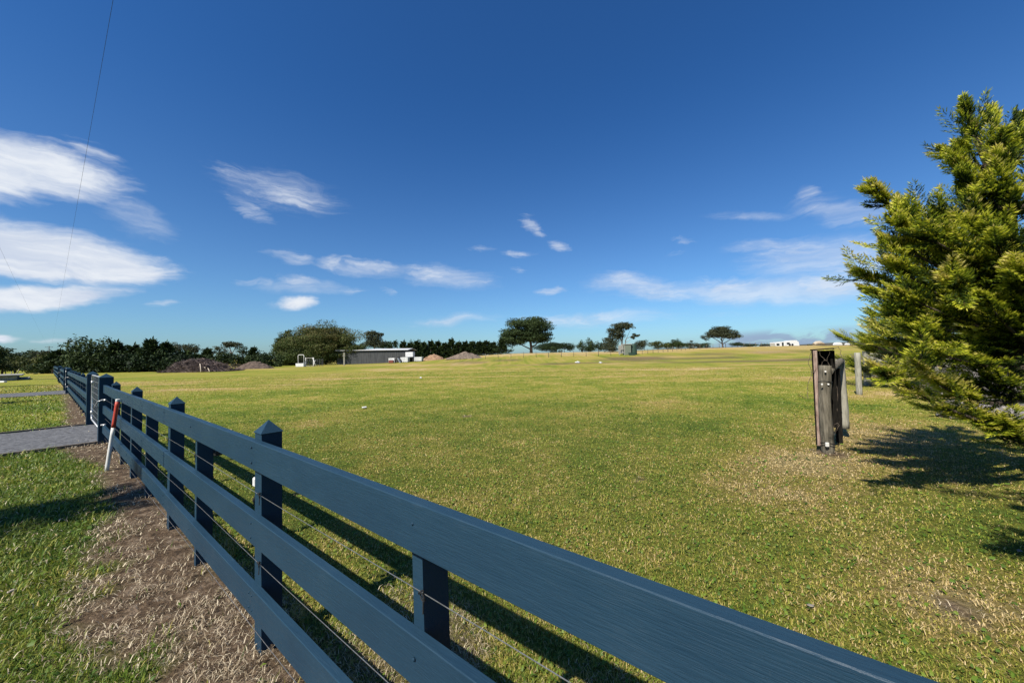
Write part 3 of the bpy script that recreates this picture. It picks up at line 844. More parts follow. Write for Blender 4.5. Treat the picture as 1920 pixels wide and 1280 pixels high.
# ------------------------------------------------------------------ rubble heap, rocks
def rock_mesh(seed, r, sq=(1, 1, .7)):
    rr = random.Random(seed); t = bmesh.new(); bmesh.ops.create_icosphere(t, subdivisions=3, radius=1)
    from mathutils import noise as mn
    off = Vector((rr.uniform(0, 50), rr.uniform(0, 50), 0))
    for v in t.verts:
        n = mn.noise(v.co * 1.2 + off) * .7 + mn.noise(v.co * 2.7 + off) * .35
        v.co *= (1 + n)
        for ax in range(3): v.co[ax] = max(-.9, min(.9, v.co[ax])) * sq[ax]
        v.co += Vector((mn.noise(v.co * 6 + off), mn.noise(v.co * 6 - off), 0)) * .04
    for v in t.verts: v.co *= r
    me = bpy.data.meshes.new('rock'); t.to_mesh(me); t.free(); me.materials.append(MAT['rock']); return me
ROCKS = [(1792, 762, 8.7, .22, 'pale rock standing alone at the left foot of the rubble under the cypress'), (1776, 782, 8.2, .20, 'lowest whitish rock in the grass below the cypress branches'),
         (1812, 745, 9.0, .18, 'small pale rock just above the two whitish foot rocks'), (1860, 778, 8.3, .42, 'wide pinkish boulder on the ground right of the whitish rocks'), (1905, 785, 8.0, .25, 'grey rock beside the wide pinkish boulder'),
         (1740, 700, 12.0, .34, 'upright grey rock at the left end of the rubble heap'), (1765, 712, 11.6, .40, 'grey rock second from the left end of the rubble heap'), (1795, 708, 11.4, .45, 'large slab rock in the middle of the rubble heap'),
         (1825, 722, 11.0, .40, 'broken rock on the slope of the rubble heap'), (1850, 730, 10.6, .38, 'rock low on the right slope of the rubble heap'), (1775, 728, 10.9, .25, 'small rock at the foot of the rubble heap'),
         (1760, 660, 13.6, .42, 'flat grey slab on top of the rubble heap'), (1800, 690, 12.5, .5, 'big rock high on the rubble heap'), (1850, 705, 12.0, .5, 'dark rock behind the broken rocks'), (1890, 745, 9.8, .4, 'rock at the right edge half under foliage')]
for i, (px, py, Yd, r_, lab) in enumerate(ROCKS):
    p = at(px, py, Yd)
    o = link('rock', rock_mesh(100 + i, r_, (1, .9, .38) if 'flat' in lab else (1, .8, .75)))
    z = p[2]
    o.location = (p[0], p[1], z); o.rotation_euler = (0, 0, i * 1.3)
    tag(o, lab, 'rock', 'rubble rocks under the cypress')

def mound(name, px0, px1, ptop, Y, mat, label, cat, seed, depth=None, rough=.25, asym=.5, group=None):
    """heap of soil: real 3D heightfield heap"""
    a = at(px0, 650, Y); b = at(px1, 650, Y); w = b[0] - a[0]; cx = (a[0] + b[0]) / 2
    dp = depth or w * .6
    zt = at((px0 + px1) / 2, ptop, Y)[2]; z0 = float(terrain(cx, Y)); h = zt - z0
    n = 72; g = np.linspace(-1, 1, n); U, W_ = np.meshgrid(g, g)
    rr_ = np.hypot(U + (asym - .5) * (1 - U ** 2) * .8, W_)
    nz_ = fbm(U * 3 + seed, W_ * 3 + seed, seed, 5) - .5
    Zm = np.clip(1 - rr_ + nz_ * rough * 1.6, -.05, None) ** .9 if False else np.clip(1 - rr_ ** 1.25 + nz_ * rough * 2 * (1 - rr_).clip(0, 1) ** .5, -.03, 1.1)
    Zm = Zm + (fbm(U * 7, W_ * 7, seed + 9, 3) - .5) * .22 * (Zm > .02) + (fbm(U * 18, W_ * 18, seed + 3, 3) - .5) * .16 * (Zm > .02)
    Xg = U * w / 2; Yg = W_ * dp / 2
    V = np.stack([Xg, Yg, Zm * h - .04], -1).reshape(-1, 3)
    idn = np.arange(n * n).reshape(n, n)
    Fm = np.stack([idn[:-1, :-1], idn[:-1, 1:], idn[1:, 1:], idn[1:, :-1]], -1).reshape(-1, 4)
    o = link(name, np_mesh(name, V, Fm, mat, None, True)); o.location = (cx, Y, z0)
    return tag(o, label, cat, group)
mound('rubble_heap', 1725, 1930, 700, 12.2, MAT['dirt'], 'low earth heap carrying the pale rubble rocks under the cypress', 'heap', 3, 4.0)
mound('dirt_mound', 440, 514, 676, 64, MAT['dirt_dark'], 'dark brown soil mound right of the brush heap', 'mound', 5, 4)
mound('dirt_mound', 790, 836, 664, 92, MAT['dirt_red'], 'orange clay mound beside the white tanks', 'mound', 6, 4)
mound('dirt_mound', 836, 908, 660, 88, MAT['dirt'], 'pointed brown soil mound in front of the conifer hedge', 'mound', 7, 6)
mound('dirt_mound', 1520, 1600, 648, 105, MAT['dirt_dark'], 'low dark soil mound far right behind the old strainer post', 'mound', 8, 8)

# ------------------------------------------------------------------ background trees
LEAF = {
 'pine': mat_leaf('pine_needles', [(0, (.014, .028, .010)), (.5, (.046, .074, .024)), (1, (.13, .165, .050))], .15, .7, .15),
 'dark': mat_leaf('dark_conifer', [(0, (.009, .019, .009)), (.5, (.030, .054, .019)), (1, (.095, .135, .038))], .12, .7, .15),
 'gum': mat_leaf('gum_leaves', [(0, (.020, .028, .014)), (.5, (.060, .072, .036)), (1, (.130, .135, .075))], .2, .6, .2),
 'willow': mat_leaf('broad_scrub', [(0, (.026, .042, .012)), (.45, (.068, .102, .022)), (.7, (.125, .128, .038)), (1, (.185, .145, .062))], .2, .65, .2),
 'olive': mat_leaf('olive_scrub', [(0, (.030, .042, .014)), (.5, (.085, .105, .028)), (1, (.18, .18, .055))], .2, .65, .2),
}
def leaf_cloud(clumps, rng, leaf, density, flat=1.0):
    """clumps: (cx,cy,cz, rx,ry,rz, tone)"""
    P = []; N = []; T = []
    for (cx, cy, cz, rx, ry, rz, tn) in clumps:
        n = max(25, int(density * (rx * ry + rx * rz + ry * rz) / (leaf * leaf)))
        u = rng.normal(size=(n, 3)); u /= np.linalg.norm(u, axis=1, keepdims=True)
        lump = 1 + .22 * np.sin(u[:, 0] * 5 + cx) * np.sin(u[:, 1] * 4 + cy) + .15 * np.sin(u[:, 2] * 7 + cz * 3)
        rad = rng.uniform(.45, 1.05, n) ** .6 * lump
        P.append(np.stack([cx + u[:, 0] * rx * rad, cy + u[:, 1] * ry * rad, cz + u[:, 2] * rz * rad], 1))
        N.append(u + rng.normal(0, .6, (n, 3))); T.append(tn + rng.normal(0, .14, n))
    P = np.concatenate(P); N = np.concatenate(N); T = np.concatenate(T); N /= np.linalg.norm(N, axis=1, keepdims=True)
    a = np.cross(N, rng.normal(size=P.shape)); a /= np.linalg.norm(a, axis=1, keepdims=True); b = np.cross(N, a)
    s = leaf * rng.uniform(.5, 1.3, len(P))[:, None]
    V = np.stack([P - a * s, P - b * s * .5, P + a * s, P + b * s * .5], 1).reshape(-1, 3)
    return V, np.arange(len(V)).reshape(-1, 4), np.clip(np.repeat(T, 4), 0, 1)

def tree(name, label, base, trunks, clumps, kind, seed, leaf=.22, dens=1.0, bark='bark', group=None, cat='tree'):
    """coordinates local to base; trunks: list of (points, r0, r1)"""
    rng = np.random.default_rng(seed)
    root = empty(name, base, label, cat, 0, group)
    if trunks:
        mb = MB()
        for pts, r0, r1 in trunks:
            n = len(pts); mb.tube(pts, [r0 + (r1 - r0) * i / (n - 1) for i in range(n)], 6)
        mb.build('trunk', MAT[bark], root)
    V, Fc, T = leaf_cloud(clumps, rng, leaf, dens)
    link('crown', np_mesh('crown', V, Fc, LEAF[kind], {'tone': T}), root)
    return root
def base_at(px, Y):
    p = at(px, 655, Y); return np.array([p[0], Y, float(terrain(p[0], Y))])
def loc(px, py, Y, b, dy=0.0):
    return at(px, py, Y) - b + np.array([0, dy, 0])

def px_tree(name, label, px, Y, lobes, kind, seed, stems=(), leaf=.2, dens=1.0, bark='bark', group=None, cat='tree'):
    """lobes: (px,py,halfw_px,halfh_px,tone); each becomes a group of clumps with depth"""
    b = base_at(px, Y); rng = np.random.default_rng(seed + 500); cl = []
    m = Y / F
    for (lx, ly, hw, hh, tn) in lobes:
        c = loc(lx, ly, Y, b); rx, rz = hw * m * 1.12, hh * m * 1.45; ry = (rx * .8 + .1)
        k = max(6, int(8 + 4 * rx * rz / (leaf * leaf * 14)))
        k = min(k, 34)
        for i in range(k):
            u = rng.normal(size=3); u /= np.linalg.norm(u); u *= rng.uniform(.35, .98)
            q = rng.uniform(.28, .5)
            cl.append((c[0] + u[0] * rx, c[1] + u[1] * ry, c[2] + u[2] * rz, rx * q, ry * q, max(rz * q, leaf), tn + rng.normal(0, .10)))
    tr = []
    for st_ in stems:
        pts = [loc(x_, y_, Y, b) for x_, y_ in st_[0]]
        if st_[2] if len(st_) > 2 else False: pts = pts
        tr.append((pts, st_[1], st_[1] * .35))
    if not stems:
        top = max(c_[2] for c_ in cl); tr = [([np.array([0, 0, -.2]), np.array([.05, 0, top * .5]), np.array([0, .1, top * .8])], .14 + top * .01, .05)]
    else:
        pts, r0, r1 = tr[0]; pts[0] = np.array([pts[0][0], 0, -.3])
    return tree(name, label, b, tr, cl, kind, seed, leaf, dens, bark, group, cat)

def conifer(label, px, ptop, halfw, Y, seed, kind='dark', spiky=1.0, leaf=.22, group=None, name='conifer_tree'):
    """layers of drooping boughs, pointed ragged top"""
    b = base_at(px, Y); rng = np.random.default_rng(seed); m = Y / F
    h = loc(px, ptop, Y, b)[2]; r = halfw * m
    root = empty(name, b, label, 'tree', 0, group)
    mb = MB(); mb.tube([(0, 0, -.2), (0, 0, h * .5), (0, 0, h * .97)], [.18, .10, .03], 6); mb.build('trunk', MAT['bark'], root)
    n = 90; P = []; Dv = []; S = []
    for i in range(n):
        k = i / n; z = h * (.02 + .93 * k ** 1.1); a = rng.uniform(0, 6.283); rad = r * (1.15 - k * 1.05) * rng.uniform(.7, 1.25) + .22
        rise = (.10 + .45 * k) * spiky + rng.normal(0, .12)
        P.append((math.cos(a) * rad * .12, math.sin(a) * rad * .12, z)); Dv.append((math.cos(a), math.sin(a), rise)); S.append(rad * .95)
    P.append((0, 0, h * .80)); Dv.append((.08, 0, 1)); S.append(h * .24)
    V, Fc, tn = build_plumes(TEMPL_FAR, np.array(P), np.array(Dv), np.array(S), rng.normal(.42, .12, len(P)), rng, leaf * 36, .4, leaf * 36)
    link('crown', np_mesh('crown', V, Fc, LEAF[kind], {'tone': tn}), root)
    return root

# --- row of dark trees on the left
G1 = 'dark trees along the left end of the paddock'
for i, (px, pt, hw, Y, sp, lab) in enumerate([
    (112, 660, 24, 58, 1.0, 'dark conifer closest behind the end of the blue fence'),
    (218, 644, 22, 57, 1.2, 'ragged dark conifer right of the dome shaped tree'),
    (250, 649, 18, 58, 1.2, 'narrow dark conifer left of the star topped conifer'),
    (283, 639, 22, 57, 1.7, 'star topped conifer with long radiating branches'),
    (310, 645, 18, 58, 1.3, 'dark conifer right of the star topped conifer'),
    (345, 662, 26, 60, 1.0, 'low dark conifer under the two flat crowned pines'),
    (372, 668, 18, 60, 1.0, 'low dark conifer behind the left end of the brush heap'),
    (475, 653, 11, 84, 1.3, 'small pointed conifer above the soil mound'),
    (388, 655, 9, 84, 1.3, 'small pointed conifer above the brush heap')]):
    conifer(lab, px, pt, hw, Y, 40 + i, 'dark', sp, .22, G1)
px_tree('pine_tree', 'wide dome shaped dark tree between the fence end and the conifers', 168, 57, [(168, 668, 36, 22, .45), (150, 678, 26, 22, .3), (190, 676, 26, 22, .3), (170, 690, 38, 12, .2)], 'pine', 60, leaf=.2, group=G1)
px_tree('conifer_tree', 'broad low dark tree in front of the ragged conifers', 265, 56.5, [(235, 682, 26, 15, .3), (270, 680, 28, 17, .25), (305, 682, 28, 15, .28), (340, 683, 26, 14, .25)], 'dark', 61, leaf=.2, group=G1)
UM = 'flat crowned pines on the skyline left of the shed'
px_tree('umbrella_pine', 'flat crowned pine left of its twin above the dark row', 330, 78, [(330, 651, 14, 6, .5), (322, 655, 9, 5, .4)], 'gum', 62, [([(332, 690), (331, 668), (328, 655)], .2), ([(331, 670), (338, 656)], .09), ([(331, 672), (322, 658)], .09)], .16, 1.2, 'bark_pale', UM)
px_tree('umbrella_pine', 'flat crowned pine right of its twin above the dark row', 357, 78, [(357, 653, 14, 6, .5), (364, 656, 8, 5, .4)], 'gum', 63, [([(357, 690), (357, 668), (358, 656)], .2), ([(357, 668), (350, 656)], .09)], .16, 1.2, 'bark_pale', UM)
px_tree('gum_tree', 'pale trunked flat gum standing tallest above the brush heap', 434, 92, [(432, 645, 13, 4.5, .5), (444, 648, 9, 4, .5), (424, 644, 5, 2.5, .5)], 'gum', 64, [([(435, 688), (434, 662), (430, 650)], .25), ([(434, 664), (443, 650)], .11), ([(434, 665), (425, 652)], .1)], .17, 1.2, 'bark_pale', UM)
px_tree('umbrella_pine', 'round headed dark tree right of the pale trunked gum', 455, 92, [(455, 658, 9.5, 6, .45)], 'dark', 65, leaf=.18, group=UM)
px_tree('umbrella_pine', 'flat topped tree left of the pale trunked gum', 412, 92, [(412, 653, 9, 3.5, .5), (416, 660, 8, 5, .4)], 'gum', 66, [([(412, 688), (412, 665), (411, 655)], .18)], .17, group=UM)
px_tree('umbrella_pine', 'small round tree left of the flat topped tree', 398, 95, [(398, 659, 6, 4, .5)], 'gum', 67, [([(399, 688), (399, 665), (398, 660)], .14)], .17, group=UM)
for i, (px, hw, pt) in enumerate([(395, 16, 668), (420, 18, 664), (447, 18, 667), (470, 16, 665), (495, 18, 664), (515, 16, 668)]):
    px_tree('bush', ['green bush behind the left part of the brush heap', 'green bush behind the middle of the brush heap', 'green bush behind the right part of the brush heap', 'green bush behind the left slope of the dark soil mound', 'green bush behind the right slope of the dark soil mound', 'green bush at the left foot of the spreading tree'][i],
            px, 76, [(px, (pt + 686) / 2, hw, (686 - pt) / 2, .35)], 'pine' if i % 2 else 'dark', 70 + i, leaf=.2, group='bushes between the dark row and the spreading tree', cat='bush')
# left of the pole
G2 = 'trees on the skyline at the far left'
for i, (px, Y, lobes, kd, lab) in enumerate([
    (-6, 60, [(-8, 655, 20, 5, .5), (-14, 676, 22, 14, .3)], 'pine', 'flat dark crown cut by the left edge of the picture'),
    (8, 85, [(8, 662, 13, 3.5, .5), (4, 672, 16, 9, .35), (6, 684, 17, 8, .25)], 'pine', 'flat topped tree just under the crown at the left edge'),
    (28, 85, [(28, 667, 14, 6, .35), (26, 676, 18, 9, .35), (28, 685, 18, 7, .25)], 'dark', 'rounded dark tree left of the skyline gap'),
    (60, 100, [(58, 661, 9, 3, .5), (62, 670, 18, 8, .4), (60, 682, 20, 9, .3)], 'pine', 'tree with a small raised tuft left of the power pole'),
    (82, 98, [(82, 661, 9, 3, .5), (78, 671, 18, 8, .4), (82, 684, 20, 9, .3)], 'gum', 'flat tufted tree touching the power pole'),
    (85, 62, [(84, 676, 15, 11, .6)], 'olive', 'yellow green bush in front of the power pole'),
    (30, 70, [(28, 681, 20, 9, .4)], 'olive', 'dull green round bush above the concrete culvert'),
    (60, 64, [(58, 690, 12, 8, .5)], 'olive', 'small green bush right of the culvert'),
    (100, 56, [(98, 686, 14, 10, .3)], 'pine', 'dark bush behind the last fence posts'),
    (5, 62, [(2, 686, 22, 8, .35)], 'olive', 'low green bush at the left edge above the culvert'),
    (68, 60, [(70, 688, 16, 7, .3)], 'pine', 'low dark bush between the yellow green bush and the culvert')]):
    px_tree('bush' if Y < 75 and i > 0 else 'skyline_tree', lab, px, Y, lobes, kd, 90 + i, leaf=.2, group=G2, cat='tree' if i < 5 else 'bush')

# spreading tree beside the shed
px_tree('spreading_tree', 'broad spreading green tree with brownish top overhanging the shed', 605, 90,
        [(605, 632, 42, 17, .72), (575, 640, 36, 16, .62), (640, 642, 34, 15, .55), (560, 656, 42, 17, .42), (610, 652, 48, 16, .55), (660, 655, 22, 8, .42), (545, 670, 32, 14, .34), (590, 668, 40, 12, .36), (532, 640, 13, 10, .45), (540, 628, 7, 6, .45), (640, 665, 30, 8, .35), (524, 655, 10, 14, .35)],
        'willow', 110, [([(640, 690), (630, 668), (612, 640)], .4), ([(630, 670), (655, 655)], .15), ([(630, 668), (580, 645)], .2)], .15, 1.5)
px_tree('gum_tree', 'gum tree rising behind the pale roof of the shed', 700, 125, [(695, 628, 13, 6, .5), (706, 627, 9, 4, .5), (700, 637, 15, 6, .45), (716, 627, 4, 2, .5), (704, 645, 22, 5, .4)], 'gum', 111, [([(703, 670), (702, 648), (698, 632)], .3)], .24, 1.1, 'bark_pale')
px_tree('skyline_tree', 'low dark tree right of the gum behind the shed roof', 728, 125, [(728, 648, 14, 6, .4), (742, 645, 5, 5, .4)], 'dark', 112, leaf=.24)
px_tree('skyline_tree', 'rounded dark tree at the left end of the conifer hedge', 782, 130, [(782, 649, 14, 8, .45)], 'pine', 113, leaf=.24)
# conifer hedge
rh = random.Random(8)
HEDGE = ['leftmost conifer of the hedge, beside the white tanks', 'second conifer from the left end of the hedge', 'third conifer from the left end of the hedge', 'fourth conifer from the left end of the hedge', 'fifth conifer from the left end of the hedge',
 'sixth conifer from the left end of the hedge', 'seventh conifer from the left, left of the tallest hedge tip', 'tallest tipped conifer of the hedge', 'sixth conifer from the right end of the hedge', 'fifth conifer from the right end of the hedge',
 'fourth conifer from the right end of the hedge', 'third conifer from the right end of the hedge', 'second conifer from the right end of the hedge', 'rightmost conifer of the hedge, before the open star shaped tree']
for i in range(14):
    px = 756 + i * 13.0; pt = 641 + rh.uniform(-1.5, 3.0) - (4 if i == 8 - 1 else 0)
    conifer(HEDGE[i], px, pt, 12.5, 114, 130 + i, 'dark', 1.1, .24, 'conifers of the clipped hedge behind the soil mounds')
conifer('open star shaped conifer at the left foot of the large pine', 941, 637, 14, 108, 150, 'dark', 2.0, .2)
# large pine
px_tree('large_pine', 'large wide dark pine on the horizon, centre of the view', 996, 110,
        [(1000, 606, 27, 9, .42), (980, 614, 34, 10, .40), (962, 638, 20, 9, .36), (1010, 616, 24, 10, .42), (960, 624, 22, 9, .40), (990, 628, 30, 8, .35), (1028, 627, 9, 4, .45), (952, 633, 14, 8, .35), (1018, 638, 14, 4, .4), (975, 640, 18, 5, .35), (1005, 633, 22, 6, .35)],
        'pine', 151, [([(996, 666), (996, 650), (993, 632), (990, 615)], .55), ([(996, 652), (1012, 640), (1024, 629)], .2), ([(996, 655), (975, 645), (958, 634)], .22), ([(995, 640), (1008, 622)], .2)], .22, 1.15)
G3 = 'distant trees on the skyline behind the wire fence'
for i, (px, Y, lobes, kd, lab) in enumerate([
    (1058, 250, [(1045, 648, 24, 5, .3), (1066, 650, 12, 5, .35), (1025, 650, 20, 5, .3)], 'dark', 'long low dark wood right of the large pine'),
    (1042, 130, [(1042, 656, 10, 4, .35)], 'dark', 'small dark bush in the paddock right of the large pine'),
    (1092, 190, [(1090, 649, 8, 7, .4)], 'pine', 'slanting dark tree left of a rounded one'),
    (1106, 190, [(1106, 646, 8, 8, .4), (1104, 653, 12, 5, .3)], 'pine', 'rounded dark tree left of the tall gum'),
    (1122, 195, [(1124, 649, 12, 6, .35)], 'dark', 'low dark tree between the rounded tree and the tall gum'),
    (1142, 190, [(1145, 650, 12, 7, .38)], 'pine', 'dark tree at the foot of the tall gum'),
    (1208, 230, [(1207, 643, 9, 6, .45), (1198, 648, 10, 5, .4)], 'gum', 'first tree right of the green hut'),
    (1232, 240, [(1236, 647, 16, 5, .4)], 'olive', 'second tree right of the green hut'),
    (1254, 240, [(1256, 647, 13, 5, .4)], 'pine', 'third tree right of the green hut'),
    (1272, 235, [(1270, 643, 10, 6, .42), (1278, 647, 12, 4, .4)], 'pine', 'highest topped tree in the wood right of the green hut'),
    (1296, 245, [(1296, 647, 11, 4, .4), (1297, 640, 2.5, 1.5, .5)], 'gum', 'tree with a tiny tuft above it in the wood'),
    (1316, 250, [(1318, 648, 12, 3.5, .4)], 'dark', 'last low tree of the wood before the umbrella tree'),
    (1382, 300, [(1382, 645, 11, 2.5, .4)], 'dark', 'dark clump on the skyline just right of the umbrella tree'),
    (1408, 320, [(1405, 647, 14, 2, .4)], 'dark', 'thin line of bushes midway to the caravan'),
    (1436, 320, [(1434, 647, 10, 1.8, .4)], 'gum', 'thin line of bushes left of the caravan'),
    (1515, 125, [(1516, 650, 7, 3, .4)], 'olive', 'small bush right of the caravan')]):
    px_tree('bush' if 'bush' in lab else 'skyline_tree', lab, px, Y, lobes, kd, 160 + i, leaf=.3 if Y > 150 else .2, group=G3, cat='bush' if 'bush' in lab else 'tree')
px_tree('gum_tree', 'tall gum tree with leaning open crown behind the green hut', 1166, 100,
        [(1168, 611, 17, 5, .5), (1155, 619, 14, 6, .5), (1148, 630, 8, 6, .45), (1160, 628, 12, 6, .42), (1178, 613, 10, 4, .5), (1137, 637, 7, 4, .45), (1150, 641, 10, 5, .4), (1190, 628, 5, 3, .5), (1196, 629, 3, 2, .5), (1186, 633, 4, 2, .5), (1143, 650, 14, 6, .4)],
        'gum', 180, [([(1167, 668), (1166, 645), (1167, 630), (1170, 614)], .28), ([(1166, 640), (1155, 622)], .12), ([(1170, 660), (1174, 635), (1188, 628)], .14), ([(1172, 640), (1182, 618)], .08), ([(1174, 642), (1192, 630)], .06), ([(1167, 640), (1150, 632)], .08)], .17, 1.1, 'bark_pale')
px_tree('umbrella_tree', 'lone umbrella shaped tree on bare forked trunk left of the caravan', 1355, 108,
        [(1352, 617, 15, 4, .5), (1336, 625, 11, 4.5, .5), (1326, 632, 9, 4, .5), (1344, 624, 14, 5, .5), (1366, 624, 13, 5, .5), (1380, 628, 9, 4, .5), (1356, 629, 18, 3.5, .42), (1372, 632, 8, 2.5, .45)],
        'gum', 181, [([(1355.5, 660), (1355.5, 652), (1354.5, 645), (1353, 634), (1352, 622)], .26), ([(1355, 645), (1344, 637), (1332, 631)], .13), ([(1355, 645), (1368, 637), (1385, 631)], .12), ([(1354, 640), (1363, 627)], .1), ([(1354, 640), (1345, 626)], .1)], .17, 1.1)

# ------------------------------------------------------------------ shed, tanks, frame
def px_box_root(name, label, cat, px, Y, group=None, rz=0):
    b = base_at(px, Y); return empty(name, b, label, cat, rz, group), b
sh, sb = px_box_root('shed', 'long low grey clad shed with pale roof under the spreading tree', 'shed', 705, 88)
m = 88 / F
x0, x1 = (632 - 705) * m, (764 - 705) * m
eave = loc(764, 656, 88, sb)[2]; eave0 = eave + .12
mb = MB()   # ribbed front wall + others
n = 120
vsb = [mb.bm.verts.new((x0 + (x1 - x0) * i / n, (.03 if i % 2 else 0), -.1)) for i in range(n + 1)]
vst = [mb.bm.verts.new((x0 + (x1 - x0) * i / n, (.03 if i % 2 else 0), eave0 + (eave - eave0) * i / n)) for i in range(n + 1)]
for i in range(n): mb.bm.faces.new((vsb[i], vsb[i + 1], vst[i + 1], vst[i]))
mb.box((x1 - .12, .04, -.1), (x1, 7, eave)); mb.box((x0, .04, -.1), (x0 + .12, 7, eave0)); mb.box((x0, 6.9, -.1), (x1, 7, eave + .3))
mb.build('wall', MAT['shed'], sh)
mb = MB(); vs = [Vector((x0 - .3, -.4, eave0)), Vector((x1 + .3, -.4, eave)), Vector((x1 + .3, 3.6, eave + .38)), Vector((x0 - .3, 3.6, eave0 + .38))]
vs2 = [v + Vector((0, 0, .09)) for v in vs]; A = [mb.bm.verts.new(v) for v in vs]; B = [mb.bm.verts.new(v) for v in vs2]
mb.bm.faces.new(A[::-1]); mb.bm.faces.new(B)
for i in range(4): mb.bm.faces.new((A[i], A[(i + 1) % 4], B[(i + 1) % 4], B[i]))
vs = [Vector((x0 - .3, 3.6, eave0 + .381)), Vector((x1 + .3, 3.6, eave + .381)), Vector((x1 + .3, 7.3, eave)), Vector((x0 - .3, 7.3, eave0))]
A = [mb.bm.verts.new(v) for v in vs]; B = [mb.bm.verts.new(v + Vector((0, 0, .09))) for v in vs]
mb.bm.faces.new(A[::-1]); mb.bm.faces.new(B)
for i in range(4): mb.bm.faces.new((A[i], A[(i + 1) % 4], B[(i + 1) % 4], B[i]))
mb.build('roof', MAT['roof'], sh)
mb = MB(); mb.box((x1 - .25, -.06, 0), (x1 - .13, .0, eave - .02)); mb.box((x0 + 1.2, -.06, 0), (x0 + 1.3, .0, eave - .02)); mb.build('downpipe', MAT['shed'], sh)

def tank(px0, px1, pyt, pyb, Y, label, mat='white', cage=True, name='storage_tank', cat='tank', group='white tanks and boxes by the shed end'):
    px = (px0 + px1) / 2; b = base_at(px, Y); root = empty(name, b, label, cat, 0, group); mm = Y / F
    w = (px1 - px0) * mm; zt = loc(px, pyt, Y, b)[2]; zb = max(0.0, loc(px, pyb, Y, b)[2]) if pyb < 676 else 0.0
    mb = MB(); mb.box((-w / 2, -w / 2, zb + .12), (w / 2, w / 2, zt), .06, segs=2); mb.build('tank_body', MAT[mat], root)
    mb = MB(); mb.box((-w / 2 - .02, -w / 2 - .02, zb - .02), (w / 2 + .02, w / 2 + .02, zb + .11), .01); mb.build('pallet', MAT['dark'], root)
    if cage:
        mb = MB()
        for i in range(6):
            x = -w / 2 + w * i / 5
            mb.tube([(x, -w / 2 - .02, zb + .1), (x, -w / 2 - .02, zt)], .014, 5); mb.tube([(w / 2 + .02, x, zb + .1), (w / 2 + .02, x, zt)], .014, 5)
        for i in range(5):
            z = zb + .15 + (zt - zb - .17) * i / 4
            mb.tube([(-w / 2, -w / 2 - .035, z), (w / 2 + .035, -w / 2 - .035, z), (w / 2 + .035, w / 2, z)], .014, 5)
        mb.build('cage', MAT['gal'], root)
        mb = MB(); mb.tube([(0, 0, zt - .01), (0, 0, zt + .05)], .16, 10); mb.build('lid', MAT['dark'], root)
    return root
tank(730, 741, 671, 681, 84, 'leftmost white tank in front of the shed wall, red crate before it')
tank(752.5, 766, 669.5, 681, 84, 'caged white tank in the middle of the group')
tank(762, 776, 660, 670, 86.5, 'white box raised highest on a dark stand', cage=False)
tank(778, 792, 669, 680, 86, 'rightmost caged white tank beside the orange mound')
b = base_at(769, 86.5); z_ = loc(769, 670, 86.5, b)[2]
st2 = empty('stand', b, 'dark stand under the highest white box', 'stand'); mb = MB()
for sx in (-.8, .8):
    for sy in (-.7, .7): mb.box((sx - .08, sy - .08, 0), (sx + .08, sy + .08, z_ - .13), .01)
mb.build('leg', MAT['dark'], st2); mb = MB(); mb.box((-.9, -.8, z_ - .125), (.9, .8, z_ - .03), .01); mb.box((-.85, .5, 0.02), (.85, .6, z_ - .14), .01); mb.build('platform', MAT['dark'], st2)
b = base_at(733.5, 82.5); rc = MB(); rc.box((-.5, -.35, 0), (.5, .35, .62), .03); rc.box((-.42, -.28, .6), (.42, .28, .66), .02)
o = rc.build('crate', MAT['rust']); o.location = b; tag(o, 'rust red crate at the foot of the leftmost white tank', 'crate')
b = base_at(746, 83.0); rc = MB()
for k, (dx, dz, r_) in enumerate(((-.3, .45, .42), (.35, .42, .40), (.05, 1.05, .38))):
    pts = [(dx + r_ * .75 * math.cos(a), .1 * k, dz + r_ * .75 * math.sin(a)) for a in np.linspace(0, 2 * math.pi, 15)]
    rc.tube(pts, .13, 6)
o = rc.build('tyre_stack', MAT['dark']); o.location = b; tag(o, 'pile of black tyres between the two lower white tanks', 'tyres')
# leaning white sheet
b = base_at(751, 82); rc = MB(); rc.box((-.06, -.5, 0), (.0, .5, 1.2), .01, Matrix.Rotation(R(-28), 4, 'Y')); o = rc.build('leaning_sheet', MAT['white']); o.location = b; tag(o, 'white sheet leaning against the pile of black tyres', 'sheet')

# white stall with metal frame
b = base_at(564.5, 72); mm = 72 / F; stl = empty('water_trough', b, 'white box with tall grey frame left of the slatted pen', 'trough')
mb = MB(); w = 15 * mm / 2; zt = loc(565, 681, 72, b)[2]; zf = loc(565, 665, 72, b)[2]
mb.box((-w, -.5, 0), (w, .5, zt), .03); mb.build('box', MAT['white'], stl)
mb = MB(); w2 = w * .72
mb.tube([(-w2, 0, zt), (-w2, 0, zf - .15), (-w2 + .15, 0, zf), (w2 - .15, 0, zf), (w2, 0, zf - .15), (w2, 0, zt)], .06, 6); mb.build('frame', MAT['white_paint'], stl)
mb = MB()
for i in range(7): z = zt + (zf - zt) * (i + .5) / 7; mb.tube([(-w2, 0.0, z), (w2, 0.0, z)], .012, 4)
for i in range(4): x = -w2 + 2 * w2 * (i + .5) / 4; mb.tube([(x, .02, zt), (x, .02, zf)], .012, 4)
mb.build('mesh', MAT['dark'], stl)
b = base_at(584, 73); pn = empty('slatted_pen', b, 'grey slatted pen with white posts and leaning ladder bar', 'pen'); mm = 73 / F
zt = loc(584, 670, 73, b)[2]
mb = MB(); 
for px in (573.5, 588): x = (px - 584) * mm; mb.box((x - .06, -.06, 0), (x + .06, .06, zt), .01)
mb.build('post', MAT['white_paint'], pn)
mb = MB(); mb.box((-1.25, -.04, zt - .16), (.5, .04, zt - .04), .01); mb.box((-1.1, -.035, .02), (.4, .035, .12), .01); mb.build('rail', MAT['concrete'], pn)
mb = MB()
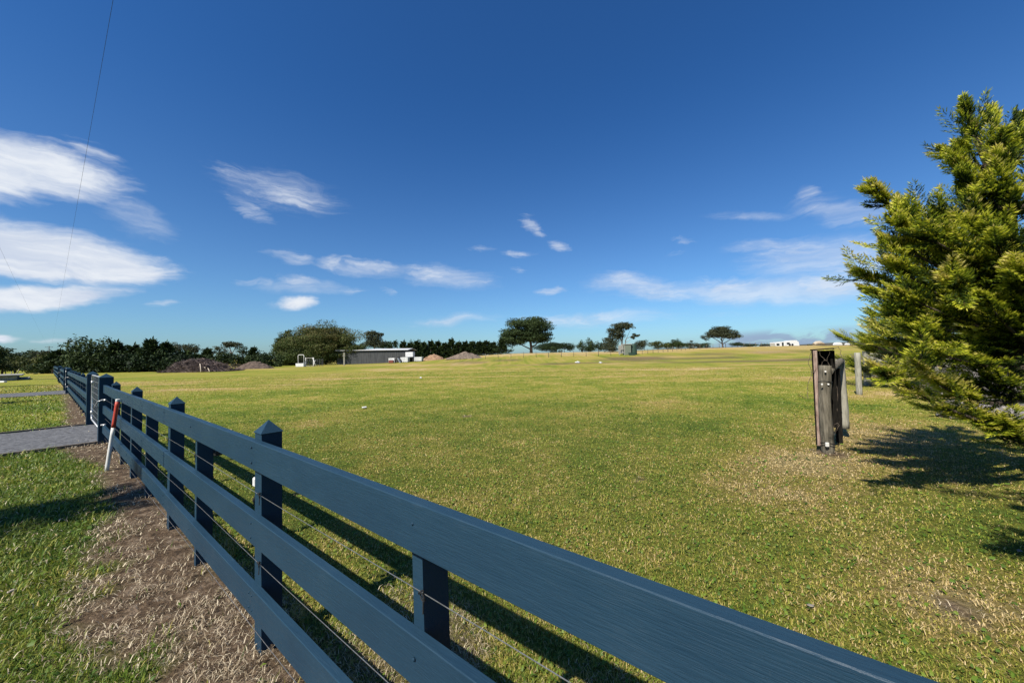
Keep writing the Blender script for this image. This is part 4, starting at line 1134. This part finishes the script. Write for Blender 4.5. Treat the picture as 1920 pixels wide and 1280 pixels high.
for i in range(11): x = -1.15 + i * .33; mb.box((x, .06, 0), (x + .10, .09, zt - .3), .005)
mb.build('slats', MAT['shed'], pn)
mb = MB(); mb.tube([(.4, -.3, zt - .05), (1.15, -.5, .02)], .06, 6); mb.tube([(.9, -.3, zt * .7), (.55, -.35, .02)], .045, 6); mb.build('ladder_bar', MAT['white_paint'], pn)
b = base_at(645.5, 76); mb = MB(); mb.box((-.14, -.1, 0), (.12, .1, loc(645, 661, 76, b)[2]), .02); mb.tube([(-.3, -.12, 1.9), (.3, -.12, 1.9)], .05, 6)
o = mb.build('timber_post', MAT['wood_light']); o.location = b; tag(o, 'pale timber post standing under the spreading tree at the shed corner', 'post')

# brush heap
def brush(px0, px1, ptop, Y, label, seed, n=6000):
    rng = np.random.default_rng(seed); b = base_at((px0 + px1) / 2, Y); mm = Y / F; w = (px1 - px0) * mm / 2
    h = loc((px0 + px1) / 2, ptop, Y, b)[2]
    root = empty('brush_heap', b, label, 'brush')
    x = rng.uniform(-1, 1, n); y = rng.uniform(-1, 1, n) * .6
    env = np.clip(1 - (x + .08) ** 2 - (y / .62) ** 2, .02, 1) ** .6 * (.75 + .5 * fbm(x * 3 + 9, y * 2, seed, 3))
    z = env * rng.uniform(.05, 1, n) ** .5
    P = np.stack([x * w, y * w, z * h], 1); d = rng.normal(size=(n, 3)); d[:, 2] = d[:, 2] * .35 + .05; d /= np.linalg.norm(d, axis=1, keepdims=True)
    L = rng.uniform(.3, 1.3, n)[:, None]; s = np.cross(d, rng.normal(size=(n, 3))); s /= np.linalg.norm(s, axis=1, keepdims=True); W = rng.uniform(.010, .030, n)[:, None]
    V = np.stack([P - d * L / 2, P + s * W, P + d * L / 2, P - s * W], 1).reshape(-1, 3)
    s2 = np.cross(d, s); V2 = np.stack([P - d * L / 2, P + s2 * W, P + d * L / 2, P - s2 * W], 1).reshape(-1, 3)
    Va = np.concatenate([V, V2]); link('twigs', np_mesh('twigs', Va, np.arange(len(Va)).reshape(-1, 4), MAT['brush']), root)
    mb = MB()
    for k in range(9):
        xx = rng.uniform(-.8, .9) * w; yy = -.45 * w * rng.uniform(.3, .9); a = rng.uniform(-.9, .9)
        mb.tube([(xx, yy, .1), (xx + 1.2 * math.cos(a), yy + .5, .5 + .6 * rng.random()), (xx + 1.9 * math.cos(a), yy + .9, .9)], [.06, .045, .02], 5)
    mb.build('logs', MAT['bark'], root)
    mb = MB()
    for (xa, za, xb, zb) in ((.36, .62, .52, .02), (.50, .35, .66, .30), (.62, .28, .80, .03)):
        mb.tube([(xa * w, -.55 * w, za * h), ((xa + xb) / 2 * w, -.62 * w, (za + zb) / 2 * h + .05), (xb * w, -.7 * w, zb * h)], [.05, .06, .07], 6)
    o = mb.build('bare_logs', MAT['straw'], root); o['label'] = 'pale bare logs sticking out of the heap'
    # inner mass so the heap is solid
    nn_ = 30; g = np.linspace(-1, 1, nn_); U, W_ = np.meshgrid(g, g); q = np.clip(1 - U ** 2 - W_ ** 2, 0, 1) ** .6 * (.55 + .5 * fbm(U * 3 + 9, W_ * 3, seed, 3)) * .42
    V = np.stack([U * w * .95, W_ * w * .6, q * h - .05], -1).reshape(-1, 3); idn = np.arange(nn_ * nn_).reshape(nn_, nn_)
    Fm = np.stack([idn[:-1, :-1], idn[:-1, 1:], idn[1:, 1:], idn[1:, :-1]], -1).reshape(-1, 4)
    link('core', np_mesh('core', V, Fm, MAT['dirt_dark'], None, True), root)
brush(326, 436, 672, 52, 'heap of dead purplish brush and branches in front of the dark trees', 5)

# green hut with tank
b = base_at(1176, 84); mm = 84 / F; ht = empty('hut', b, 'faded green hut with open window frame on the left side', 'hut')
X_ = lambda px: (px - 1176) * mm
Z_ = lambda py: loc(1176, py, 84, b)[2]
mb = MB(); mb.box((X_(1171), -.5, 0), (X_(1182), 1.4, Z_(646)), .02); mb.build('wall', MAT['green_paint'], ht)
mb = MB(); mb.box((X_(1170), -.62, Z_(646) + .003), (X_(1183), 1.5, Z_(644.6)), .01); mb.build('roof', MAT['concrete'], ht)
mb = MB()
for px in (1160, 1170): mb.box((X_(px), -.3, 0), (X_(px) + .12, -.18, Z_(646.5)), .01)
for py in (647, 653.5, 661): mb.box((X_(1160) + .121, -.28, Z_(py) - .06), (X_(1170) - .001, -.2, Z_(py) + .06), .005)
mb.box((X_(1160) + .13, .6, .3), (X_(1170), .66, Z_(648)))
mb.build('frame', MAT['concrete'], ht)
b2 = base_at(1188, 84.5); gt = empty('green_tank', b2, 'dark green ribbed water tank against the right side of the hut', 'tank')
mb = MB(); zt = loc(1188, 645.5, 84.5, b2)[2]
prof = []
for i in range(19): z = zt * i / 18; prof.append((z, .72 + (.025 if i % 2 else 0)))
mb.tube([(0, 0, z) for z, r_ in prof] + [(0, 0, zt + .02)], [r_ for z, r_ in prof] + [.3], 20); mb.build('tank_body', MAT['green_dark'], gt)
mb = MB(); mb.tube([(0, 0, zt), (0, 0, zt + .08)], .2, 12); mb.build('lid', MAT['dark'], gt)
b3 = base_at(1184.5, 82.3); mb = MB(); mb.box((-.62, -.4, 0), (.62, .4, loc(1184, 662, 82.3, b3)[2]), .03); mb.box((-.66, -.44, loc(1184, 662, 82.3, b3)[2] + .002), (.66, .44, loc(1184, 661, 82.3, b3)[2]), .01)
o = mb.build('meter_box', MAT['green_dark']); o.location = b3; tag(o, 'small dark box in front of the hut and tank', 'box')

# caravan
b = base_at(1471, 112); mm = 112 / F; cv = empty('caravan', b, 'white caravan parked on the rise at the far right', 'caravan')
X_ = lambda px: (px - 1471) * mm
Z_ = lambda py: loc(1471, py, 112, b)[2]
prof = [(1450.5, 650.5), (1448, 642.5), (1449.5, 641.5), (1474, 639.5), (1479, 638.3), (1489, 638.3), (1493, 641.5), (1494, 648), (1493, 650.5)]
mb = MB(); mb.prism([Vector((X_(x), -1.1, Z_(y))) for x, y in prof], (0, -1.1, 0), (0, 1.1, 0)); mb.build('body', MAT['white'], cv)
for (xa, ya, xb, yb) in ((1451.5, 643.8, 1457, 647.6), (1470.5, 642.3, 1476, 645.8)):
    mb = MB(); mb.box((X_(xa), -1.13, Z_(yb)), (X_(xb), -1.102, Z_(ya)), .005); mb.build('window', MAT['glass'], cv)
mb = MB(); mb.box((X_(1461.5), -1.135, Z_(650)), (X_(1464.8), -1.102, Z_(641.8)), .005); dr = mb.build('door', MAT['glass'], cv)
mb = MB(); mb.box((X_(1461.2), -1.16, Z_(651)), (X_(1465.2), -1.14, Z_(650.2)), .002); mb.build('step', MAT['concrete'], dr)
for px in (1476, 1481):
    mb = MB(); mb.tube([(X_(px), -1.16, .33), (X_(px), -.9, .33)], .33, 14); mb.build('wheel', MAT['dark'], cv)
mb = MB(); mb.box((X_(1466), -1.125, Z_(648.9)), (X_(1492), -1.103, Z_(648.4)), .002); mb.build('stripe', MAT['shed'], cv)
# white domes far right
for (px, pt, hw, Y, lab) in ((1571, 641.5, 6, 230, 'larger white dome tent on the far hillside'), (1589, 643, 3.5, 240, 'smaller white dome tent on the far hillside')):
    b = base_at(px, Y); mm = Y / F; zt = loc(px, pt, Y, b)[2]; zb = loc(px, 646.5, Y, b)[2]; w = hw * mm
    mb = MB(); pr = [Vector((w * math.cos(a), -w * .6, zb - .6 if k in (0, 12) else zb + (zt - zb) * math.sin(a))) for k, a in enumerate(np.linspace(0, math.pi, 13))]
    mb.prism(pr, (0, -w * .6, 0), (0, w * .6, 0)); o = mb.build('dome_tent', MAT['white']); o.location = b; tag(o, lab, 'tent', 'white dome tents')
b = base_at(1538, 118); mb = MB(); mb.tube([(-2, 0, .5), (-1.2, 0, .9), (0, .1, 1.0), (1.5, 0, .5)], [.5, .6, .6, .3], 8); o = mb.build('gravel_heap', MAT['straw']); o.location = b + np.array([0, 0, -.1]); tag(o, 'low pale heap left of the dark soil mound', 'heap')

# far wire fence across the paddock
def wire_fence(pts, spacing, label, ph=1.25, seed=1):
    rr_ = random.Random(seed); a = np.array(pts[0]); root = empty('wire_fence', (a[0], a[1], float(terrain(a[0], a[1]))), label, 'fence')
    o0 = Vector(root.location); tops = []
    for p, q in zip(pts, pts[1:]):
        p = np.array(p); q = np.array(q); L = np.linalg.norm(q - p); n = int(L / spacing)
        for i in range(n):
            c = p + (q - p) * i / n; z = float(terrain(c[0], c[1])); h = ph * rr_.uniform(.92, 1.08)
            lx = rr_.uniform(-.03, .03); r_ = rr_.choice((.045, .05, .07))
            mb = MB(); mb.tube([(c[0] - o0.x, c[1] - o0.y, z - .2 - o0.z), (c[0] - o0.x + lx, c[1] - o0.y, z + h - o0.z)], r_, 6); mb.build('post', MAT['wood_grey'], root)
            tops.append((c[0] - o0.x, c[1] - o0.y, z - o0.z))
    for hz in (.3, .65, 1.0, 1.15):
        mb = MB(); mb.tube([(t[0], t[1], t[2] + hz) for t in tops], .006, 4); mb.build('wire', MAT['wire'], root)
p = lambda px, Y: tuple(at(px, 655, Y)[:2])
wire_fence([p(862, 80), p(1168, 82)], 2.7, 'wire fence with thin posts across the paddock, left of the green hut')
wire_fence([p(1204, 86), p(1300, 104), p(1500, 118)], 2.4, 'wire fence running off towards the caravan, right of the green hut', 1.2, 2)

# ------------------------------------------------------------------ old strainer posts
sb0 = np.array([4.66, 5.55, 0]); so = empty('old_strainer', sb0, 'old leaning timber strainer posts with rail, rusty strip and loose wires in the grass', 'fence post')
S_ = lambda px, py, Y: at(px, py, Y) - sb0
def knotty(pts, rs, nm, mat, seg=14):
    mb = MB(); P = []; Rr = []
    for i in range(len(pts) - 1):
        for k in range(6):
            u = k / 6; P.append(np.array(pts[i]) * (1 - u) + np.array(pts[i + 1]) * u); Rr.append(rs[i] * (1 - u) + rs[i + 1] * u)
    P.append(pts[-1]); Rr.append(rs[-1]); Rr = [r_ * (1 + .03 * math.sin(i * 2.3)) for i, r_ in enumerate(Rr)]
    mb.tube(P, Rr, seg)
    for v in mb.bm.verts: v.co += Vector((math.sin(v.co.z * 9 + v.co.x * 80), math.cos(v.co.z * 7 + v.co.y * 90), 0)) * .0035
    return mb.build(nm, mat, so)
fp = knotty([S_(1553.5, 858, 5.55), S_(1546, 760, 5.55), S_(1547, 685, 5.55)], [.080, .078, .076], 'round_post', MAT['wood_grey'])
mb = MB()
for (px, py) in ((1547.5, 696), (1541, 720), (1553, 720)):
    c = S_(px, py, 5.467); mb.tube([c + np.array([0, -.0, 0]), c + np.array([-.008, -.012, 0])], .012, 8)
c = S_(1550.5, 833, 5.462); mb.box((c[0] - .02, c[1] - .02, c[2] - .03), (c[0] + .02, c[1] + .01, c[2] + .03), .004)
mb.build('bolt', MAT['white_paint'], fp)
mb = MB()
for py in (715, 829, 834):
    c = S_(1547 + (py - 715) * .04, py, 5.55); mb.tube([(c[0] + .083 * math.cos(a), c[1] + .083 * math.sin(a), c[2] + .01 * math.sin(a * 2)) for a in np.linspace(0, 2 * math.pi, 25)], .004, 5)
mb.build('wire', MAT['dark'], fp)
# hollow tall box post behind
def slab(pa, pb, wdt, thk, nm, mat, ang=0.0):
    """plank from bottom point pa to top pb; width along direction ang (deg from x)"""
    mb = MB(); u = Vector((math.cos(R(ang)), math.sin(R(ang)), 0)); v = Vector((-u.y, u.x, 0)); A = []; B = []
    for sx, sy in ((-1, -1), (1, -1), (1, 1), (-1, 1)):
        o_ = u * wdt / 2 * sx + v * thk / 2 * sy
        A.append(mb.bm.verts.new(Vector(pa) + o_)); B.append(mb.bm.verts.new(Vector(pb) + o_))
    mb.bm.faces.new(A[::-1]); mb.bm.faces.new(B)
    for i in range(4): mb.bm.faces.new((A[i], A[(i + 1) % 4], B[(i + 1) % 4], B[i]))
    bmesh.ops.bevel(mb.bm, geom=mb.bm.edges[:], offset=.004, segments=1, affect='EDGES')
    return mb.build(nm, mat, so)
slab(S_(1536, 832, 5.72), S_(1528.5, 657, 5.72), .055, .30, 'rusty_strip', MAT['wood_red'], -42)
slab(S_(1532.5, 830, 5.735), S_(1523.8, 656, 5.735), .018, .32, 'dark_edge', MAT['wood_black'], -42)
slab(S_(1554.5, 800, 5.80), S_(1546, 657, 5.80), .235, .06, 'dark_board', MAT['wood_black'], -42)
slab(S_(1562, 700, 5.74), S_(1558, 656.5, 5.74), .03, .20, 'dark_board', MAT['wood_black'], -42)
tpb = S_(1541.5, 654.5, 5.74); mb = MB(); mb.box((-.14, -.15, -.009), (.14, .13, .009), .004, Matrix.Translation(Vector(tpb)) @ Matrix.Rotation(R(-42), 4, 'Z') @ Matrix.Rotation(R(-4), 4, 'Y')); mb.build('cap_board', MAT['wood_black'], so)
knotty([S_(1584, 803, 6.5), S_(1580, 740, 6.5), S_(1574.5, 674, 6.5)], [.066, .064, .062], 'rear_post', MAT['wood_light'], 10)
slab(S_(1574.5, 836, 6.1), S_(1569, 690, 6.1), .085, .10, 'dark_board', MAT['wood_black'], -42)
knotty([S_(1554, 697, 5.60), S_(1567, 685, 6.05), S_(1577, 676, 6.45)], [.05, .05, .05], 'top_rail', MAT['wood_grey'], 10)
slab(S_(1569, 772, 5.95), S_(1561.5, 696, 5.95), .035, .02, 'pale_batten', MAT['wood_light'], -42)
rw = random.Random(5); mb = MB()
for (ax, ay, bx, by, cx, cy, Yd) in ((1532, 656, 1508, 662, 1522, 700, 5.7), (1532, 690, 1512, 705, 1516, 748, 5.6), (1560, 656, 1578, 640, 1576, 672, 5.75), (1555, 812, 1575, 780, 1572, 800, 5.5), (1537, 660, 1550, 690, 1556, 660, 5.55), (1540, 690, 1545, 660, 1556, 690, 5.6), (1562, 705, 1566, 760, 1572, 800, 5.8), (1560, 700, 1572, 700, 1570, 770, 5.8), (1564, 815, 1572, 806, 1574, 790, 5.7), (1512, 746, 1500, 744, 1497, 738, 5.5)):
    pts = bez(S_(ax, ay, Yd), S_(bx, by, Yd), S_(cx, cy, Yd - .1), 12)
    for k in range(1, 11): pts[k] += np.array([rw.uniform(-.01, .01) for _ in range(3)])
    mb.tube(pts, .0035, 5)
mb.build('loose_wire', MAT['bark'], so)

# timber posts along the side boundary
for i, (px, py, pt, w_, lab) in enumerate([(1611.5, 740, 661, .085, 'first round pale post right of the old strainer posts'), (1627, 722, 658, .10, 'second round pale post, just behind the first pale one'), (1640, 706, 662, .09, 'third pale post of the line, partly behind the yellow branch'),
                                           (1651, 698, 663, .09, 'fourth pale post of the line under the cypress'), (1660, 692, 664, .08, 'last small pale post of the line under the cypress')]):
    g = ray(px, py); t_ = -H / g[2]; bb = np.array([g[0] * t_, g[1] * t_, 0.0])
    tt = at(px - (py - pt) * .055, pt, bb[1]) - bb
    mb = MB(); n = 8; mb.tube([tt * (k / n) - np.array([0, 0, .15 if k == 0 else 0]) for k in range(n + 1)], [w_ * bb[1] / 12.7 * 1.0 * (1 + .03 * math.sin(k * 3)) for k in range(n + 1)], 12)
    o = mb.build('round_post', MAT['wood_light']); o.location = bb; tag(o, lab, 'post', 'round timber posts beside the cypress row')

# ------------------------------------------------------------------ power pole and lines
def power_pole(loc_, h, label, rz=0.0):
    root = empty('power_pole', loc_, label, 'pole', rz, 'power poles')
    mb = MB(); mb.tube([(0, 0, -.5), (0, 0, h * .5), (0, 0, h)], [.17, .15, .11], 10); mb.build('pole', MAT['wood_grey'], root)
    mb = MB(); mb.box((-1.2, -.16, h - .55), (1.2, -.115, h - .43), .01); mb.box((-.7, -.16, h - 1.4), (.7, -.115, h - 1.3), .01); mb.build('crossarm', MAT['wood_grey'], root)
    for x in (-1.1, -.5, .5, 1.1):
        mb = MB(); mb.tube([(x, -.135, h - .435), (x, -.135, h - .28)], [.04, .025], 8); mb.build('insulator', MAT['dark'], root)
    return root
Yp = 170.; pb = at(92, 655, Yp); ptop = at(92, 648.5, Yp)[2]
power_pole((pb[0], Yp, -.3), ptop + .3, 'power pole with crossarm rising above the trees at far left', R(40))
q = ray(212, 0); t_ = 5.6 / q[2]; Q = q * t_ + np.array([0, 0, H])
E0 = np.array([pb[0] + .8, Yp, ptop - .3])
def line(E, Qn, ext, sag, label):
    dirn = Qn - E; End = E + dirn * ext; mb = MB(); n = 60; pts = []
    for i in range(n + 1):
        u = 1 - (1 - i / n) ** 2.0
        p_ = E + (End - E) * u; uq = u * ext; p_[2] -= sag * 4 * (min(uq, 1) * (1 - min(uq, 1)))
        pts.append(p_)
    mb.tube(pts, .0027, 5); o = mb.build('power_line', MAT['dark']); tag(o, label, 'cable', 'overhead power lines')
    return End
e1 = line(E0, Q, 1.03, 1.1, 'thin overhead cable rising steeply from the far pole to the top of the sky')
q2 = ray(0, 465); t_ = 5.4 / q2[2]; Q2 = q2 * t_ + np.array([0, 0, H])
line(E0 + np.array([-.8, 0, 0]), Q2, 1.3, .6, 'thin overhead cable leaving through the left edge low in the sky')
# slender trees outside the picture whose shadows cross the verge
for s_, lab in ((25.2, 'nearer columnar cypress off to the left of the verge'), (44.0, 'farther columnar cypress off to the left of the verge')):
    b_ = FS(s_, -8.9); hedge_cypress(lab, b_[0], b_[1], 8.9, .45, int(s_), 70, 2.5, (.8, 1.2))

# ------------------------------------------------------------------ culvert and bits at the far left
g0 = FS(62, -2.6)
cu = empty('culvert', (g0[0], g0[1], float(terrain(g0[0], g0[1]))), 'low old concrete culvert slab on the verge at the far left', 'culvert', FZ)
mb = MB(); mb.box((-3.2, -.2, 0.0), (2.6, 2.2, .42), .03); mb.box((-3.4, -.5, .422), (2.8, 2.6, .54), .02); mb.build('slab', MAT['concrete'], cu)
mb = MB(); mb.box((-2.2, -.9, -.02), (2.0, -.21, .20), .02); mb.build('kerb', MAT['concrete'], cu)
for (px, py, pt, Y, lab, mt) in ((10, 716, 713, 34, 'short white marker block at the left edge of the verge', 'white_paint'),):
    g = ray(px - 6, 717); t_ = -H / g[2]; mb = MB(); mb.box((-.3, -.1, 0), (.3, .1, .14), .02); o = mb.build('marker_block', MAT[mt]); o.location = (g[0] * t_, g[1] * t_, 0); tag(o, lab, 'marker')
for (px, pt, Y, lx, lab) in ((12, 694, 62, 0, 'dark thin post left of the leaning pale one'), (23, 699, 60, 0, 'short white peg behind the culvert'), (37, 692, 60, -.35, 'leaning pale post above the culvert'), (28, 693, 63, 0, 'dark thin post between the peg and the leaning post')):
    b = base_at(px, Y); h = max(.4, loc(px, pt, Y, b)[2]); mb = MB(); mb.tube([(lx, 0, -.1), (0, 0, h)], .06, 6); o = mb.build('verge_post', MAT['wood_light' if 'dark' not in lab else 'wood_grey']); o.location = b; tag(o, lab, 'post')

# ------------------------------------------------------------------ litter in the field
def scrap(px, py, sz, mat, label, seed):
    rr_ = random.Random(seed); g = ray(px, py); t_ = -H / g[2]; x, y = g[0] * t_, g[1] * t_; z = float(terrain(x, y))
    t = bmesh.new(); bmesh.ops.create_icosphere(t, subdivisions=2, radius=1)
    for v in t.verts: v.co = Vector((v.co.x * sz * (1 + rr_.uniform(-.3, .3)), v.co.y * sz * .6 * (1 + rr_.uniform(-.3, .3)), v.co.z * sz * .35 * (1 + rr_.uniform(-.4, .4))))
    me = bpy.data.meshes.new('scrap'); t.to_mesh(me); t.free(); me.materials.append(MAT[mat]); o = link('scrap', me); o.location = (x, y, z + sz * .3 + .02); o.rotation_euler = (0, 0, seed)
    tag(o, label, 'litter', 'pale scraps lying in the grass')
scrap(683, 766, .085, 'white', 'white crumpled scrap in the middle of the field above the fence', 1)
scrap(789, 709, .14, 'white', 'small white scrap in the grass below the white tanks', 2)
scrap(1083, 681, .40, 'white', 'white lump on the brown strip left of the green hut', 3)
scrap(1126, 681, .35, 'white', 'white lump on the brown strip below the green hut', 4)
scrap(841, 676, .45, 'white', 'white lump at the foot of the pointed soil mound', 5)
scrap(1520, 1142, .018, 'rock', 'grey leaf sized scrap beyond the top rail', 6)
scrap(1912, 1040, .020, 'rock', 'small white stone at the right edge of the lawn', 7)
scrap(20, 1115, .022, 'straw', 'dry leaf on the lush verge at lower left', 8)

# ------------------------------------------------------------------ grass blades
def blades(name, n, rmin, rmax, az0, az1, seed, power, w0, keep, hfun, lab=None):
    rng = np.random.default_rng(seed)
    u = rng.uniform(0, 1, n)
    if abs(power - 2) < 1e-6: r = rmin * (rmax / rmin) ** u
    else: k = 2 - power; r = (rmin ** k + u * (rmax ** k - rmin ** k)) ** (1 / k)
    a = rng.uniform(az0, az1, n)
    x = r * np.sin(a); y = r * np.cos(a)
    side = x * M2[0] + y * M2[1] - C0; s = x * D2[0] + y * D2[1]
    d, di = maps(x, y)
    ok = keep(x, y, side, s, d, di, rng)
    x, y, r, side, s, d, di = [q[ok] for q in (x, y, r, side, s, d, di)]
    n = len(x); z = terrain(x, y)
    h, w, flat, tone, dead = hfun(x, y, r, side, s, d, di, rng)
    az_ = rng.uniform(0, 2 * math.pi, n); lean = np.clip(rng.normal(.78, .32, n), .05, 1.5); lean = np.where(flat, rng.uniform(1.25, 1.55, n), lean)
    dx, dy = np.cos(az_), np.sin(az_); px_, py_ = -dy, dx
    tw = rng.uniform(-.6, .6, n); px_, py_ = px_ * np.cos(tw) - dx * np.sin(tw) * .5, py_ * np.cos(tw) - dy * np.sin(tw) * .5
    l1 = lean * .55; l2 = np.minimum(lean * 1.25, 1.62)
    mx = x + dx * np.sin(l1) * h * .5; my = y + dy * np.sin(l1) * h * .5; mz = z + np.cos(l1) * h * .5
    tx = mx + dx * np.sin(l2) * h * .5; ty = my + dy * np.sin(l2) * h * .5; tz = mz + np.cos(l2) * h * .5
    lift = np.where(flat, rng.uniform(.004, .022, n), -.003); z = z + lift; mz = mz + lift; tz = tz + lift
    V = np.stack([np.stack([x - px_ * w, y - py_ * w, z], 1), np.stack([x + px_ * w, y + py_ * w, z], 1), np.stack([mx + px_ * w * .8, my + py_ * w * .8, mz], 1),
                  np.stack([mx - px_ * w * .8, my - py_ * w * .8, mz], 1), np.stack([tx, ty, tz], 1)], 1).reshape(-1, 3)
    k = np.arange(n)[:, None] * 5
    Fc = np.concatenate([k + np.array([0, 1, 2]), k + np.array([0, 2, 3]), k + np.array([3, 2, 4])], 0)
    o = link(name, np_mesh(name, V, Fc, MAT['blade'], {'tone': np.repeat(np.clip(tone, 0, 1), 5), 'dead': np.repeat(dead, 5)}))
    return o
def keep(x, y, side, s, d, di, rng):
    m_ = ~((s > 10.5) & (s < 14.05) & (side < .35) & (side > -12.2)) & ~((s > 28.9) & (s < 32.7) & (side < .1) & (side > -14))
    m_ |= (s > 10.6) & (s < 14.0) & (side < .35) & (side > -.35) & (rng.random(len(x)) < .25)
    eg = .22 * fbm(x * 2.2, y * 2.2, 95, 3)
    m_ |= (((s > 10.5) & (s < 10.62 + eg)) | ((s > 13.98 - eg) & (s < 14.1))) & (side < 0) & (rng.random(len(x)) < .8)
    return m_ & (rng.random(len(x)) > di * (.42 + .5 * sst(.45, .6, fbm(x / .3, y / .3, 91, 3))))
def hf(x, y, r, side, s, d, di, rng):
    n = len(x); left = side < 0
    straw = (rng.random(n) < di * .97) | ((rng.random(n) < .10) & (side > -1.2) & (side < 0))
    clump = fbm(x / .13, y / .13, 81, 2)
    h = np.where(left, rng.uniform(.028, .068, n) * (.6 + .9 * clump), rng.uniform(.014, .036, n) * (.6 + .8 * clump))
    h = np.where(straw, rng.uniform(.018, .060, n), h)
    w = .00115 * (np.maximum(r, 1.2) / 1.6) ** .85 * rng.uniform(.7, 1.4, n); w = np.where(left, w * 1.15, w)
    h = h * (1 + .35 * sst(6, 30, r))
    w = np.where(straw, w * rng.uniform(.45, 1.0, n), w)
    foot = sst(.30, .12, np.abs(side - .10)) * sst(.42, .62, fbm(x / .35, y / .35, 83, 2)) * (s > -1) * (~straw)
    h = h * (1 + 1.5 * foot)
    edge = sst(.25, .05, np.minimum(np.abs(s - 10.5), np.abs(s - 14.1))) * (side < 0) * fbm(x / .3, y / .3, 84, 2)
    h = h * (1 + 1.2 * edge)
    tone = d + rng.normal(0, .17, n) + .35 * (clump - .5)
    bright = rng.random(n) < np.where(left, .02, .065) * (1 + d); tone = np.where(bright, tone + rng.uniform(.2, .5, n), tone)
    tone = np.where(straw, rng.uniform(.5, 1.04, n), tone)
    flat = (straw & (rng.random(n) < .85)) | (bright & (rng.random(n) < .6)) | ((side > 0) & (rng.random(n) < .25))
    weed = (~straw) & (rng.random(n) < .035) & (r < 14); w = np.where(weed, w * 4.2, w); h = np.where(weed, rng.uniform(.02, .045, n), h); tone = np.where(weed, rng.uniform(.05, .35, n), tone); flat = flat | weed
    return h, w, flat, tone, straw * 1.0
g1 = blades('grass', 620000, 1.25, 42, R(-68), R(68), 1, 2.0, .002, keep, hf)
tag(g1, 'short green and straw coloured grass blades of lawn and paddock', 'grass', kind='stuff')
